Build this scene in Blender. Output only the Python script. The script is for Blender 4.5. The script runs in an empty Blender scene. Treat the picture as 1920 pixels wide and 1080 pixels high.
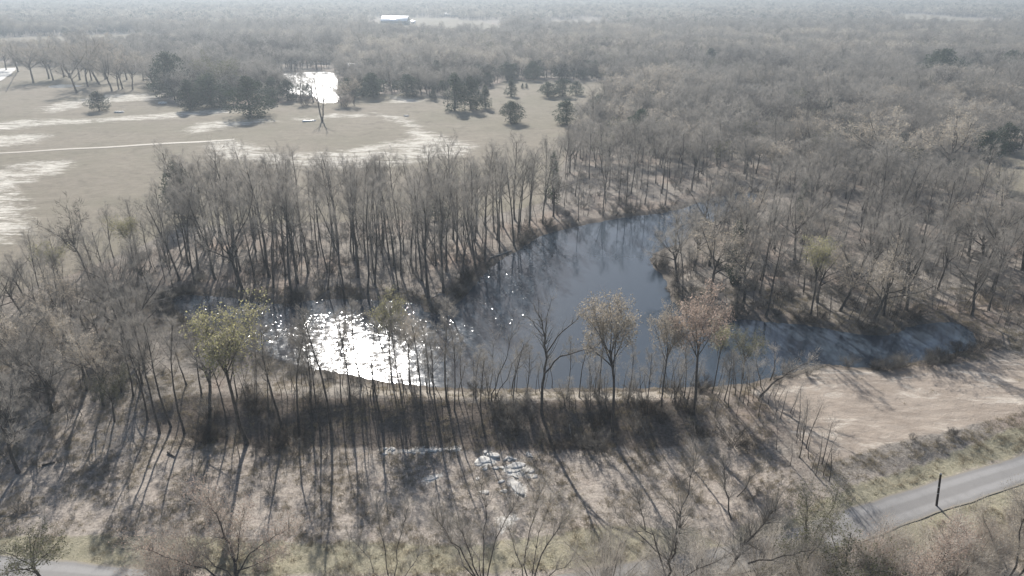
import bpy, math, random
import numpy as np
from mathutils import Vector

# ------------------------------------------------------------------ camera, sky, sun, exposure
SC = bpy.context.scene
COL = SC.collection
CAM_H = 60.0
PITCH = math.radians(23.8)
FPX = 1297.0                       # focal length in pixels of a 1920 wide frame
cam = bpy.data.cameras.new('camera')
cam.sensor_width = 36.0
cam.lens = FPX / 1920 * 36.0
cam.clip_start = 0.5
cam.clip_end = 30000
camo = bpy.data.objects.new('camera', cam)
COL.objects.link(camo)
camo.location = (0, 0, CAM_H)
camo.rotation_euler = (math.radians(90) - PITCH, 0, 0)
SC.camera = camo

SUN_EL = math.radians(33)
SUN_AZ = math.radians(-14.3)       # from +Y towards +X
world = bpy.data.worlds.new("World")
SC.world = world
world.use_nodes = True
wn = world.node_tree.nodes
wl = world.node_tree.links
wn.clear()
wo = wn.new('ShaderNodeOutputWorld')
wb = wn.new('ShaderNodeBackground')
sky = wn.new('ShaderNodeTexSky')
sky.sky_type = 'NISHITA'
sky.sun_disc = False
sky.sun_elevation = SUN_EL
sky.sun_rotation = SUN_AZ
sky.air_density = 1.0
sky.dust_density = 1.2
wb.inputs['Strength'].default_value = 0.065
wl.new(sky.outputs[0], wb.inputs['Color'])
wl.new(wb.outputs[0], wo.inputs['Surface'])

sun = bpy.data.lights.new('sun', 'SUN')
sun.energy = 4.6
sun.angle = math.radians(0.5)
sun.color = (1.0, 0.96, 0.91)
suno = bpy.data.objects.new('sun', sun)
COL.objects.link(suno)
S = Vector((math.sin(SUN_AZ) * math.cos(SUN_EL), math.cos(SUN_AZ) * math.cos(SUN_EL), math.sin(SUN_EL)))
suno.rotation_euler = (-S).to_track_quat('-Z', 'Y').to_euler()
suno.location = (0, 0, 200)

SC.view_settings.view_transform = 'Standard'
SC.view_settings.look = 'None'
SC.view_settings.gamma = 1
SC.view_settings.exposure = 1.12
SC.render.engine = 'CYCLES'
SC.cycles.max_bounces = 5
SC.cycles.diffuse_bounces = 2
SC.cycles.glossy_bounces = 2
SC.cycles.transmission_bounces = 2
SC.cycles.volume_bounces = 0
SC.cycles.sample_clamp_indirect = 4
SC.cycles.use_denoising = True

HAZE_DENSITY = 0.00045
HAZE_G = 0.35
HAZE_COLOR = (0.415, 0.47, 0.52)

# ------------------------------------------------------------------ geometry helpers
cp, sp = math.cos(PITCH), math.sin(PITCH)


def ray(px, py):
    x = (px - 960) / FPX
    v = (py - 540) / FPX
    return (x, cp - v * sp, -sp - v * cp)


def plane_pt(px, py, z=0.0):
    d = ray(px, py)
    if d[2] > -1e-4:
        d = (d[0], d[1], -1e-4)
    t = (z - CAM_H) / d[2]
    return (d[0] * t, d[1] * t)


def poly(pts, z=0.0):
    return np.array([plane_pt(a, b, z) for a, b in pts])


def sdf(P, X, Y):
    """signed distance to polygon P, positive inside"""
    X = np.asarray(X, float)
    Y = np.asarray(Y, float)
    d = np.full(X.shape, 1e18)
    ins = np.zeros(X.shape, bool)
    n = len(P)
    for i in range(n):
        ax, ay = P[i]
        bx, by = P[(i + 1) % n]
        ex, ey = bx - ax, by - ay
        wx, wy = X - ax, Y - ay
        t = np.clip((wx * ex + wy * ey) / (ex * ex + ey * ey + 1e-12), 0, 1)
        d = np.minimum(d, (wx - t * ex) ** 2 + (wy - t * ey) ** 2)
        c = (ay > Y) != (by > Y)
        xi = ax + (Y - ay) * ex / (ey if abs(ey) > 1e-12 else 1e-12)
        ins ^= c & (X < xi)
    d = np.sqrt(d)
    return np.where(ins, d, -d)


def pline(P, X, Y):
    """distance to a polyline"""
    X = np.asarray(X, float)
    Y = np.asarray(Y, float)
    d = np.full(X.shape, 1e18)
    for i in range(len(P) - 1):
        ax, ay = P[i]
        bx, by = P[i + 1]
        ex, ey = bx - ax, by - ay
        wx, wy = X - ax, Y - ay
        t = np.clip((wx * ex + wy * ey) / (ex * ex + ey * ey + 1e-12), 0, 1)
        d = np.minimum(d, (wx - t * ex) ** 2 + (wy - t * ey) ** 2)
    return np.sqrt(d)


def sstep(a, b, x):
    t = np.clip((x - a) / (b - a), 0, 1)
    return t * t * (3 - 2 * t)


def smooth_closed(P, it=2):
    P = np.asarray(P, float)
    for _ in range(it):
        Q = np.roll(P, -1, 0)
        P = np.stack([0.75 * P + 0.25 * Q, 0.25 * P + 0.75 * Q], 1).reshape(-1, 2)
    return P


# ------------------------------------------------------------------ layout (outlines on the ground)
POND = smooth_closed(poly([(318, 572), (330, 552), (420, 556), (520, 572), (610, 560), (700, 562), (785, 566), (800, 590),
                           (850, 578), (890, 535), (930, 492), (985, 462), (1015, 440), (1085, 424), (1165, 408), (1262, 398),
                           (1330, 372), (1400, 358), (1425, 366), (1395, 400), (1300, 425), (1285, 455), (1235, 468),
                           (1214, 492), (1250, 522), (1252, 555), (1285, 592), (1350, 602), (1400, 598), (1440, 604), (1520, 610), (1610, 628),
                           (1670, 630), (1710, 610), (1780, 602), (1812, 612), (1838, 640), (1820, 656), (1780, 664),
                           (1700, 682), (1620, 692), (1540, 680), (1480, 700), (1380, 724), (1200, 728), (1000, 728), (860, 729),
                           (750, 720), (670, 706), (560, 686), (490, 664), (420, 640), (360, 606)]), 1)
FAR_POND = smooth_closed(poly([(508, 144), (530, 137.5), (575, 135.5), (622, 134.5), (634, 146), (632, 168), (637, 184), (632, 193), (600, 194.5), (593, 182), (572, 177),
                               (545, 178), (528, 162)]), 1)
PUDDLE = smooth_closed(poly([(86, 163), (104, 158.5), (140, 158.5), (158, 161), (138, 165), (104, 166)]), 1)
CREST = [(-1500, 560), (-700, 610), (-300, 650), (100, 700), (300, 724), (480, 742), (840, 750), (1100, 750), (1390, 750), (1460, 795),
         (1530, 862), (1700, 818), (1920, 765), (2200, 700), (3200, 560)]
CR = poly(CREST, 1.0)
LOWER = np.concatenate([CR, np.array([[CR[-1][0] + 300, -400], [CR[0][0] - 300, -400]])])

_r = random.Random(5)
_W = [(_r.uniform(0, 6.28), _r.uniform(0, 6.28), _r.uniform(0.6, 1.6)) for _ in range(10)]


def wav(X, Y, L):
    s = 0
    for a, ph, k in _W:
        s = s + np.sin((X * math.cos(a) + Y * math.sin(a)) * 6.28 * k / L + ph)
    return s / 4.0


def H(X, Y, fine=True):
    X = np.asarray(X, float)
    Y = np.asarray(Y, float)
    dl = sdf(LOWER, X, Y)
    dl = dl + (1.1 * wav(X, Y, 19) + 0.6 * wav(Y, X, 8)) * sstep(300, 200, Y)
    right = sstep(30, 50, X)
    left = sstep(-45, -75, X)
    w = 9.0 * (1 - right) * (1 - left) + 7 * right + 22 * left + 13 * np.exp(-((X - 40) / 11.0) ** 2) + 1.6 * wav(X, Y, 33)
    drop = 2.7 * (1 - right) + 1.0 * right
    t = sstep(0, 1, dl / w)
    far = sstep(250, 900, Y)
    land = 0.55 + 0.16 * wav(X, Y, 37) + far * (0.8 + 0.8 * wav(X, Y, 400))
    land = np.maximum(land, 0.3)
    dam = sstep(-50, -38, X) * sstep(48, 36, X)
    land = land + 0.7 * dam * np.exp(-((dl + 1.5) / 3.0) ** 2)
    z = land - drop * t
    for P in (POND, FAR_POND, PUDDLE):
        lo = P.min(0) - 15
        hi = P.max(0) + 15
        m = (X > lo[0]) & (X < hi[0]) & (Y > lo[1]) & (Y < hi[1])
        if m.any():
            d = sdf(P, X[m], Y[m])
            z[m] = np.minimum(z[m], np.clip(-0.22 * d, -2, 50))
    if fine:
        z = z + np.where(Y < 260, 1, 0) * (0.05 * wav(X, Y, 3.1) + 0.035 * wav(Y, X, 1.3))
    return z


def H1(x, y):
    return float(H(np.array([x]), np.array([y]))[0])


def G(px, py):
    z = 0.3
    for _ in range(5):
        x, y = plane_pt(px, py, z)
        z = 0.5 * z + 0.5 * H1(x, y)
    return (x, y, H1(x, y))


def height_to(px, base, top_py):
    """height of a vertical object at ground point base whose top shows at row top_py"""
    d = ray(px, top_py)
    t = base[1] / d[1]
    return CAM_H + d[2] * t - base[2]


def px_m(base):
    """metres per photo pixel at a point"""
    depth = base[1] * cp + (CAM_H - base[2]) * sp
    return depth / FPX


# ------------------------------------------------------------------ node helpers
def new_mat(name):
    m = bpy.data.materials.new(name)
    m.use_nodes = True
    m.node_tree.nodes.clear()
    return m, m.node_tree.nodes, m.node_tree.links


def N(ns, t, **kw):
    n = ns.new(t)
    for k, v in kw.items():
        if k in n.inputs:
            n.inputs[k].default_value = v
        else:
            setattr(n, k, v)
    return n


def mixc(ns, ls, fac, a, b):
    n = ns.new('ShaderNodeMix')
    n.data_type = 'RGBA'
    for sock, v in ((n.inputs['Factor'], fac), (n.inputs[6], a), (n.inputs[7], b)):
        if hasattr(v, 'links'):
            ls.new(v, sock)
        elif isinstance(v, tuple):
            sock.default_value = (*v, 1) if len(v) == 3 else v
        else:
            sock.default_value = v
    return n.outputs[2]


def mth(ns, ls, op, a, b=None, c=None, clamp=False):
    n = ns.new('ShaderNodeMath')
    n.operation = op
    n.use_clamp = clamp
    for i, v in enumerate((a, b, c)):
        if v is None:
            continue
        if hasattr(v, 'links'):
            ls.new(v, n.inputs[i])
        else:
            n.inputs[i].default_value = v
    return n.outputs[0]


def smooth_node(ns, ls, v, lo, hi):
    n = ns.new('ShaderNodeMapRange')
    n.interpolation_type = 'SMOOTHSTEP'
    n.inputs['From Min'].default_value = lo
    n.inputs['From Max'].default_value = hi
    ls.new(v, n.inputs['Value'])
    return n.outputs['Result']


def simple_mat(name, col, rough=0.9, col2=None, scale=3.0, transl=0.0, vary=0.12, spec=0.1):
    m, ns, ls = new_mat(name)
    out = ns.new('ShaderNodeOutputMaterial')
    tc = ns.new('ShaderNodeTexCoord')
    no = N(ns, 'ShaderNodeTexNoise', Scale=scale, Detail=3.0)
    ls.new(tc.outputs['Object'], no.inputs['Vector'])
    c2 = col2 or tuple(v * 0.6 for v in col)
    f = smooth_node(ns, ls, no.outputs['Fac'], 0.35, 0.65)
    c = mixc(ns, ls, f, c2, col)
    if vary:
        oi = ns.new('ShaderNodeObjectInfo')
        hv = ns.new('ShaderNodeHueSaturation')
        v = mth(ns, ls, 'MULTIPLY_ADD', oi.outputs['Random'], 2 * vary, 1 - vary)
        ls.new(v, hv.inputs['Value'])
        ls.new(c, hv.inputs['Color'])
        c = hv.outputs['Color']
    if transl > 0:
        d = ns.new('ShaderNodeBsdfDiffuse')
        t = ns.new('ShaderNodeBsdfTranslucent')
        ls.new(c, d.inputs['Color'])
        ls.new(c, t.inputs['Color'])
        mx = ns.new('ShaderNodeMixShader')
        mx.inputs[0].default_value = transl
        ls.new(d.outputs[0], mx.inputs[1])
        ls.new(t.outputs[0], mx.inputs[2])
        ls.new(mx.outputs[0], out.inputs['Surface'])
    else:
        b = ns.new('ShaderNodeBsdfPrincipled')
        b.inputs['Roughness'].default_value = rough
        b.inputs['Specular IOR Level'].default_value = spec
        ls.new(c, b.inputs['Base Color'])
        ls.new(b.outputs[0], out.inputs['Surface'])
    return m


M = {}
M['bark'] = simple_mat('bark', (0.115, 0.098, 0.084), col2=(0.06, 0.052, 0.046), scale=2.5)
M['bark_pale'] = simple_mat('bark_pale', (0.20, 0.18, 0.155), col2=(0.10, 0.09, 0.08), scale=2.0)
M['twig'] = simple_mat('twig', (0.305, 0.283, 0.252), col2=(0.21, 0.195, 0.174), scale=0.6, transl=0.4, vary=0.26)
M['twig_tan'] = simple_mat('twig_tan', (0.46, 0.42, 0.365), col2=(0.32, 0.29, 0.255), scale=0.6, transl=0.4, vary=0.26)
M['twig_dark'] = simple_mat('twig_dark', (0.10, 0.09, 0.08), col2=(0.06, 0.054, 0.05), scale=0.6, transl=0.4, vary=0.26)
M['leaf_tan'] = simple_mat('leaf_tan', (0.42, 0.365, 0.29), col2=(0.30, 0.26, 0.205), scale=1.2, transl=0.45)
M['leaf_russet'] = simple_mat('leaf_russet', (0.42, 0.325, 0.27), col2=(0.27, 0.21, 0.17), scale=1.2, transl=0.45)
M['leaf_yellow'] = simple_mat('leaf_yellow', (0.35, 0.325, 0.17), col2=(0.22, 0.21, 0.115), scale=1.2, transl=0.5)
M['leaf_olive'] = simple_mat('leaf_olive', (0.16, 0.16, 0.09), col2=(0.10, 0.105, 0.06), scale=1.0, transl=0.4)
M['juniper'] = simple_mat('juniper', (0.072, 0.092, 0.062), col2=(0.042, 0.055, 0.038), scale=0.9, transl=0.25, vary=0.25)
M['brush_twig'] = simple_mat('brush_twig', (0.215, 0.20, 0.18), col2=(0.125, 0.117, 0.105), scale=0.7, transl=0.4)
M['dry_grass'] = simple_mat('dry_grass', (0.34, 0.29, 0.21), col2=(0.22, 0.19, 0.13), scale=0.8, transl=0.3)
M['wood_pole'] = simple_mat('wood_pole', (0.045, 0.035, 0.03), col2=(0.03, 0.025, 0.022), scale=4, vary=0)
M['metal_grey'] = simple_mat('metal_grey', (0.30, 0.31, 0.32), rough=0.4, scale=5, vary=0)
M['white_roof'] = simple_mat('white_roof', (0.82, 0.83, 0.84), rough=0.35, col2=(0.74, 0.75, 0.77), scale=0.3, vary=0, spec=0.5)
M['wall_grey'] = simple_mat('wall_grey', (0.16, 0.175, 0.17), col2=(0.13, 0.14, 0.14), scale=0.4, vary=0)
M['wall_white'] = simple_mat('wall_white', (0.62, 0.62, 0.60), col2=(0.5, 0.5, 0.49), scale=0.5, vary=0)
M['glass'] = simple_mat('glass', (0.03, 0.035, 0.04), rough=0.1, scale=1, vary=0, spec=0.6)
M['rock_white'] = simple_mat('rock_white', (0.60, 0.575, 0.53), col2=(0.40, 0.38, 0.345), scale=1.2, vary=0.08)
M['log_pale'] = simple_mat('log_pale', (0.42, 0.39, 0.35), col2=(0.26, 0.24, 0.21), scale=3, vary=0)
M['log_dark'] = simple_mat('log_dark', (0.07, 0.06, 0.052), col2=(0.04, 0.035, 0.03), scale=3, vary=0)
M['fence_wood'] = simple_mat('fence_wood', (0.20, 0.19, 0.175), scale=3, vary=0)

# ------------------------------------------------------------------ mesh helpers
def mesh_np(name, V, groups, mats):
    """groups: list of (faces array (n,k), material index)"""
    V = np.asarray(V, np.float32)
    me = bpy.data.meshes.new(name)
    nl = sum(f.size for f, _ in groups)
    npol = sum(len(f) for f, _ in groups)
    me.vertices.add(len(V))
    me.vertices.foreach_set('co', V.ravel())
    me.loops.add(nl)
    me.polygons.add(npol)
    li = np.concatenate([f.ravel() for f, _ in groups]).astype(np.int32)
    tot = np.concatenate([np.full(len(f), f.shape[1]) for f, _ in groups]).astype(np.int32)
    st = np.concatenate([[0], np.cumsum(tot)[:-1]]).astype(np.int32)
    mi = np.concatenate([np.full(len(f), i) for f, i in groups]).astype(np.int32)
    me.loops.foreach_set('vertex_index', li)
    me.polygons.foreach_set('loop_start', st)
    me.polygons.foreach_set('material_index', mi)
    for m in mats:
        me.materials.append(m)
    me.update(calc_edges=True)
    return me


class MB:
    """collects shapes into one mesh"""
    def __init__(s):
        s.V = []
        s.n = 0
        s.F = {}

    def add(s, V, F, mi=0):
        V = np.asarray(V, float).reshape(-1, 3)
        F = np.asarray(F, int)
        s.F.setdefault((F.shape[1], mi), []).append(F + s.n)
        s.V.append(V)
        s.n += len(V)

    def box(s, lo, hi, mi=0):
        x0, y0, z0 = lo
        x1, y1, z1 = hi
        V = [(x0, y0, z0), (x1, y0, z0), (x1, y1, z0), (x0, y1, z0), (x0, y0, z1), (x1, y0, z1), (x1, y1, z1), (x0, y1, z1)]
        s.add(V, [(0, 3, 2, 1), (4, 5, 6, 7), (0, 1, 5, 4), (1, 2, 6, 5), (2, 3, 7, 6), (3, 0, 4, 7)], mi)

    def chain(s, pts, rads, k=6, mi=0, cap=True):
        pts = np.asarray(pts, float)
        n = len(pts)
        T = np.gradient(pts, axis=0)
        T /= np.linalg.norm(T, axis=1)[:, None] + 1e-9
        ref = np.array([0.0, 0.0, 1.0]) if abs(T[0, 2]) < 0.8 else np.array([1.0, 0, 0])
        A = np.cross(T, ref)
        A /= np.linalg.norm(A, axis=1)[:, None] + 1e-9
        B = np.cross(T, A)
        th = np.arange(k) * 2 * math.pi / k
        R = np.asarray(rads, float)[:, None, None]
        V = pts[:, None, :] + R * (A[:, None, :] * np.cos(th)[None, :, None] + B[:, None, :] * np.sin(th)[None, :, None])
        V = V.reshape(-1, 3)
        i = np.arange(n - 1)[:, None] * k
        j = np.arange(k)[None, :]
        j2 = (j + 1) % k
        F = np.stack([i + j, i + j2, i + k + j2, i + k + j], -1).reshape(-1, 4)
        s.add(V, F, mi)
        if cap:
            for q, rev in ((0, False), (n - 1, True)):
                c = np.arange(k) + q * k
                s.F.setdefault((k, mi), []).append((c[::-1] if rev else c)[None, :] + s.n - n * k)

    def prisms(s, P0, P1, R0, R1, k=3, mi=0):
        n = len(P0)
        if n == 0:
            return
        D = P1 - P0
        D /= np.linalg.norm(D, axis=1)[:, None] + 1e-9
        ref = np.where(np.abs(D[:, 2:3]) < 0.8, np.array([[0, 0, 1.0]]), np.array([[1.0, 0, 0]]))
        A = np.cross(D, ref)
        A /= np.linalg.norm(A, axis=1)[:, None] + 1e-9
        B = np.cross(D, A)
        th = np.arange(k) * 2 * math.pi / k
        ring = A[:, None, :] * np.cos(th)[None, :, None] + B[:, None, :] * np.sin(th)[None, :, None]
        V = np.concatenate([P0[:, None, :] + ring * R0[:, None, None], P1[:, None, :] + ring * R1[:, None, None]], 1).reshape(-1, 3)
        b = np.arange(n)[:, None] * 2 * k
        j = np.arange(k)[None, :]
        j2 = (j + 1) % k
        F = np.stack([b + j, b + j2, b + k + j2, b + k + j], -1).reshape(-1, 4)
        s.add(V, F, mi)

    def blades(s, P, D, L, W, rng, mi=0):
        n = len(P)
        if n == 0:
            return
        D = D / (np.linalg.norm(D, axis=1)[:, None] + 1e-9)
        A = np.cross(D, rng.normal(size=(n, 3)))
        A /= np.linalg.norm(A, axis=1)[:, None] + 1e-9
        w = (W * 0.5)[:, None]
        V = np.stack([P - A * w, P + A * w, P + D * L[:, None]], 1).reshape(-1, 3)
        F = np.arange(3 * n).reshape(n, 3)
        s.add(V, F, mi)

    def leaves(s, P, L, W, rng, mi=0, outward=None):
        n = len(P)
        D = rng.normal(size=(n, 3))
        if outward is not None:
            D = D * 0.7 + outward
        D /= np.linalg.norm(D, axis=1)[:, None] + 1e-9
        A = np.cross(D, rng.normal(size=(n, 3)))
        A /= np.linalg.norm(A, axis=1)[:, None] + 1e-9
        l = L[:, None]
        w = (W * 0.5)[:, None]
        V = np.stack([P - D * l * 0.5, P - A * w, P + D * l * 0.5, P + A * w], 1).reshape(-1, 3)
        F = np.arange(4 * n).reshape(n, 4)
        s.add(V, F, mi)

    def mesh(s, name, mats):
        V = np.concatenate(s.V)
        groups = [(np.concatenate(v), k[1]) for k, v in s.F.items()]
        return mesh_np(name, V, groups, mats)


def link(name, me, parent=None, **kw):
    o = bpy.data.objects.new(name, me)
    COL.objects.link(o)
    if parent is not None:
        o.parent = parent
    for k, v in kw.items():
        o[k] = v
    return o


def thing(name, label, cat, loc, rot=(0, 0, 0), scale=(1, 1, 1), group=None):
    o = bpy.data.objects.new(name, None)
    COL.objects.link(o)
    o.empty_display_size = 0.5
    o.location = loc
    o.rotation_euler = rot
    o.scale = scale
    o['label'] = label
    o['category'] = cat
    if group:
        o['group'] = group
    return o


# ------------------------------------------------------------------ ground sheet
def open_polys():
    P = {}
    P['field'] = poly([(-700, 640), (-200, 590), (0, 560), (130, 520), (240, 478), (330, 432), (450, 425), (900, 412), (1015, 385), (1050, 330),
                       (1075, 245), (1145, 200), (1185, 168), (1100, 153), (950, 152), (905, 170), (820, 186), (760, 178), (690, 178), (640, 196),
                       (560, 192), (500, 200), (430, 200), (330, 200), (290, 172), (270, 138), (0, 120), (-500, 135)])
    P['strip'] = poly([(-300, 108), (0, 108), (120, 106), (262, 96), (258, 64), (120, 70), (0, 74), (-300, 80)])
    P['barn_field'] = poly([(690, 66), (935, 76), (945, 52), (890, 40), (800, 34), (715, 36)])
    P['mid_field'] = poly([(1020, 62), (1145, 62), (1140, 40), (1040, 40)])
    P['east_field'] = poly([(1680, 56), (1860, 62), (1870, 40), (1690, 26)])
    P['clearing'] = poly([(1790, 318), (1850, 298), (1920, 284), (2080, 280), (2080, 395), (1960, 392), (1880, 378), (1840, 345)])
    P['clear_small'] = poly([(1850, 200), (1880, 188), (1960, 186), (1960, 204), (1890, 208)])
    P['dirt'] = poly([(1400, 742), (1480, 712), (1560, 690), (1640, 694), (1760, 690), (1920, 678), (2300, 640), (2900, 600), (2900, 680), (2300, 705), (1920, 778),
                      (1700, 828), (1540, 880), (1500, 850), (1455, 790)])
    return P


def gpoly(pts):
    return np.array([G(a, b)[:2] for a, b in pts])


OP = open_polys()
SAND = [poly(p) for p in (
    [(-60, 235), (60, 226), (180, 224), (300, 214), (420, 206), (450, 214), (330, 224), (150, 234), (0, 246), (-60, 250)],
    [(60, 208), (120, 192), (200, 180), (310, 178), (300, 190), (180, 196), (100, 215)],
    [(-60, 252), (50, 252), (110, 256), (60, 272), (0, 280), (-60, 284)],
    [(-80, 330), (60, 305), (150, 300), (120, 325), (40, 352), (-20, 380), (-80, 400)],
    [(-80, 370), (40, 360), (55, 395), (60, 440), (20, 462), (-80, 470)],
    [(345, 245), (370, 232), (500, 224), (520, 230), (420, 244), (350, 256)],
    [(380, 268), (430, 262), (540, 290), (640, 284), (760, 262), (770, 240), (720, 226), (700, 214), (760, 222), (800, 246), (850, 262),
     (895, 276), (870, 294), (700, 308), (520, 312), (400, 302)],
    [(500, 300), (640, 284), (760, 268), (890, 272), (880, 292), (700, 320), (520, 322)],
    [(730, 178), (800, 190), (770, 196), (730, 194)],
    [(540, 224), (620, 216), (700, 214), (690, 220), (560, 228)],
)]
WASH = [gpoly(p) for p in (
    [(715, 838), (790, 838), (862, 836), (866, 846), (780, 848), (720, 850)],
    [(890, 858), (912, 842), (940, 850), (930, 870), (896, 876)],
    [(940, 876), (960, 862), (1005, 874), (1000, 888), (1012, 898), (950, 892)],
    [(945, 898), (966, 893), (990, 912), (985, 932), (970, 934)],
    [(922, 966), (968, 958), (978, 970), (955, 992), (938, 1004)],
    [(780, 900), (810, 884), (840, 880), (835, 893), (800, 908)],
)]
GREENV = [gpoly(p) for p in (
    [(1500, 960), (1620, 905), (1760, 860), (1920, 795), (2400, 640), (2400, 740), (1920, 848), (1740, 905), (1600, 962), (1380, 1030), (1380, 985)],
    [(1640, 985), (1760, 952), (1920, 900), (2400, 800), (2400, 1000), (1700, 1050)],
    [(30, 1005), (200, 1000), (460, 1010), (900, 1020), (1150, 985), (1300, 990), (1380, 1030), (1150, 1060), (500, 1080), (0, 1045), (-300, 1040), (-300, 1010)],
)]
ROADC = [(-700, 1010), (-300, 1045), (0, 1070), (220, 1090), (500, 1130), (850, 1128), (1130, 1092), (1380, 1045), (1590, 986), (1760, 930), (1920, 878), (2200, 800), (2600, 700), (3200, 600)]
ROADW = gpoly(ROADC)


def densify(P, step):
    P = np.asarray(P, float)
    # Catmull-Rom
    Q = np.concatenate([[2 * P[0] - P[1]], P, [2 * P[-1] - P[-2]]])
    out = []
    for i in range(len(P) - 1):
        p0, p1, p2, p3 = Q[i:i + 4]
        n = max(2, int(np.linalg.norm(p2 - p1) / step))
        for t in np.arange(n) / n:
            out.append(0.5 * ((2 * p1) + (-p0 + p2) * t + (2 * p0 - 5 * p1 + 4 * p2 - p3) * t * t + (-p0 + 3 * p1 - 3 * p2 + p3) * t ** 3))
    out.append(P[-1])
    return np.array(out)


ROADD = densify(ROADW, 3.0)


def terrain():
    ys = [-160.0]
    while ys[-1] < 40:
        ys.append(ys[-1] + 2.5)
    while ys[-1] < 240:
        ys.append(ys[-1] + 0.5)
    while ys[-1] < 9000:
        ys.append(ys[-1] + 0.5 + (ys[-1] - 240) * 0.012)
    ys = np.array(ys)
    u = np.linspace(-1, 1, 820)
    u = np.sign(u) * np.abs(u) ** 1.25
    Wd = 190 + 1.0 * np.maximum(ys, 0)
    X = Wd[:, None] * u[None, :]
    Y = np.repeat(ys[:, None], len(u), 1)
    Z = H(X, Y)
    # road bed: flatten across
    rd = pline(ROADD[::3], X[Y[:, 0] < 160], Y[Y[:, 0] < 160])
    nr = int((Y[:, 0] < 160).sum())
    Zr = H(X[:nr], Y[:nr], fine=False)
    k = sstep(6.5, 3.5, rd)
    Z[:nr] = Z[:nr] * (1 - k) + (Zr - 0.03) * k
    n, m = X.shape
    V = np.stack([X, Y, Z], -1).reshape(-1, 3)
    i = (np.arange(n - 1)[:, None] * m + np.arange(m - 1)[None, :]).ravel()
    F = np.stack([i, i + 1, i + m + 1, i + m], -1)
    me = mesh_np('ground', V, [(F, 0)], [])
    me.polygons.foreach_set('use_smooth', np.ones(len(F), bool))
    x, y = X.ravel(), Y.ravel()

    def area(polys, soft):
        out = np.zeros(x.shape)
        for P in polys:
            lo = P.min(0) - soft * 3
            hi = P.max(0) + soft * 3
            q = (x > lo[0]) & (x < hi[0]) & (y > lo[1]) & (y < hi[1])
            if q.any():
                d = sdf(P, x[q], y[q])
                out[q] = np.maximum(out[q], sstep(-soft, soft, d))
        return out
    field = area([OP[k] for k in OP if k not in ('dirt',)], 4.0)
    sand = area(SAND, 7.0)
    wash = area(WASH, 1.0)
    dirt = area([OP['dirt']], 1.5)
    green = area(GREENV, 2.0)
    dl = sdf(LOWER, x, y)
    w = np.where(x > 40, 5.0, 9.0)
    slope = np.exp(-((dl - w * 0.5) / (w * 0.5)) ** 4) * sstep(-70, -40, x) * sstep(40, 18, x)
    dp = sdf(POND, x, y)
    mud = np.exp(-(dp / 2.5) ** 2)
    crest = np.exp(-((dl + 2.0) / 1.6) ** 2) * sstep(-45, -35, x) * sstep(34, 24, x)
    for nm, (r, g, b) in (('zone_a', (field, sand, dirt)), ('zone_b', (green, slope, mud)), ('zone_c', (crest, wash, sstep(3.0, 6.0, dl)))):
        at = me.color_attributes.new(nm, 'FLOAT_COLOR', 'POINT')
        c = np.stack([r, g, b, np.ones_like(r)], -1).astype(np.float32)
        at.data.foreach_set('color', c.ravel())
    mt, ns, ls = new_mat('ground')
    out = ns.new('ShaderNodeOutputMaterial')
    geo = ns.new('ShaderNodeNewGeometry')
    pos = geo.outputs['Position']

    def noise(scale, detail=4, stretch=None, rough=0.6, dist=0.0):
        n = N(ns, 'ShaderNodeTexNoise', Scale=scale, Detail=float(detail), Roughness=rough, Distortion=dist)
        if stretch:
            mp = ns.new('ShaderNodeMapping')
            mp.inputs['Scale'].default_value = stretch
            ls.new(pos, mp.inputs['Vector'])
            ls.new(mp.outputs[0], n.inputs['Vector'])
        else:
            ls.new(pos, n.inputs['Vector'])
        return n.outputs['Fac']
    za, zb, zc = [], [], []
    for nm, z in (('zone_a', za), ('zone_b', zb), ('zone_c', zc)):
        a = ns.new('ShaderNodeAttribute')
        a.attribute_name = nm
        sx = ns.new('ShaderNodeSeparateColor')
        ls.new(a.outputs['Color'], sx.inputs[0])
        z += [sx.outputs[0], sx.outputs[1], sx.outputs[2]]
    n_big = noise(0.045, 5)
    n_mid = noise(0.35, 6, rough=0.7)
    n_fine = noise(2.6, 6, rough=0.75)
    n_str = noise(0.22, 6, stretch=(0.35, 1.0, 1.0), rough=0.72, dist=0.6)
    n_str2 = noise(0.9, 5, stretch=(0.3, 1.0, 1.0), rough=0.7, dist=0.4)

    def edge(mask, nz, k, lo=0.35, hi=0.65):
        v = mth(ns, ls, 'MULTIPLY_ADD', mth(ns, ls, 'SUBTRACT', nz, 0.5), k, mask)
        return smooth_node(ns, ls, v, lo, hi)
    # leaf litter
    lit = mixc(ns, ls, smooth_node(ns, ls, n_mid, 0.3, 0.7), (0.085, 0.076, 0.067), (0.205, 0.185, 0.16))
    lit = mixc(ns, ls, smooth_node(ns, ls, n_fine, 0.35, 0.7), lit, (0.29, 0.26, 0.225))
    lit = mixc(ns, ls, smooth_node(ns, ls, noise(5.5, 3), 0.56, 0.7), lit, (0.07, 0.06, 0.05))
    rus = mixc(ns, ls, mth(ns, ls, 'MULTIPLY', smooth_node(ns, ls, n_big, 0.45, 0.7), 0.6), lit, (0.25, 0.185, 0.145))
    # lower area: drier, more grass through the litter
    low = mixc(ns, ls, smooth_node(ns, ls, n_fine, 0.3, 0.72), (0.17, 0.147, 0.127), (0.42, 0.368, 0.315))
    low = mixc(ns, ls, mth(ns, ls, 'MULTIPLY', smooth_node(ns, ls, n_str2, 0.45, 0.7), 0.7), low, (0.40, 0.355, 0.30))
    low = mixc(ns, ls, mth(ns, ls, 'MULTIPLY', smooth_node(ns, ls, n_mid, 0.55, 0.75), 0.6), low, (0.22, 0.165, 0.13))
    col = mixc(ns, ls, mth(ns, ls, 'MULTIPLY', zc[2], 0.8), rus, low)
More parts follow.
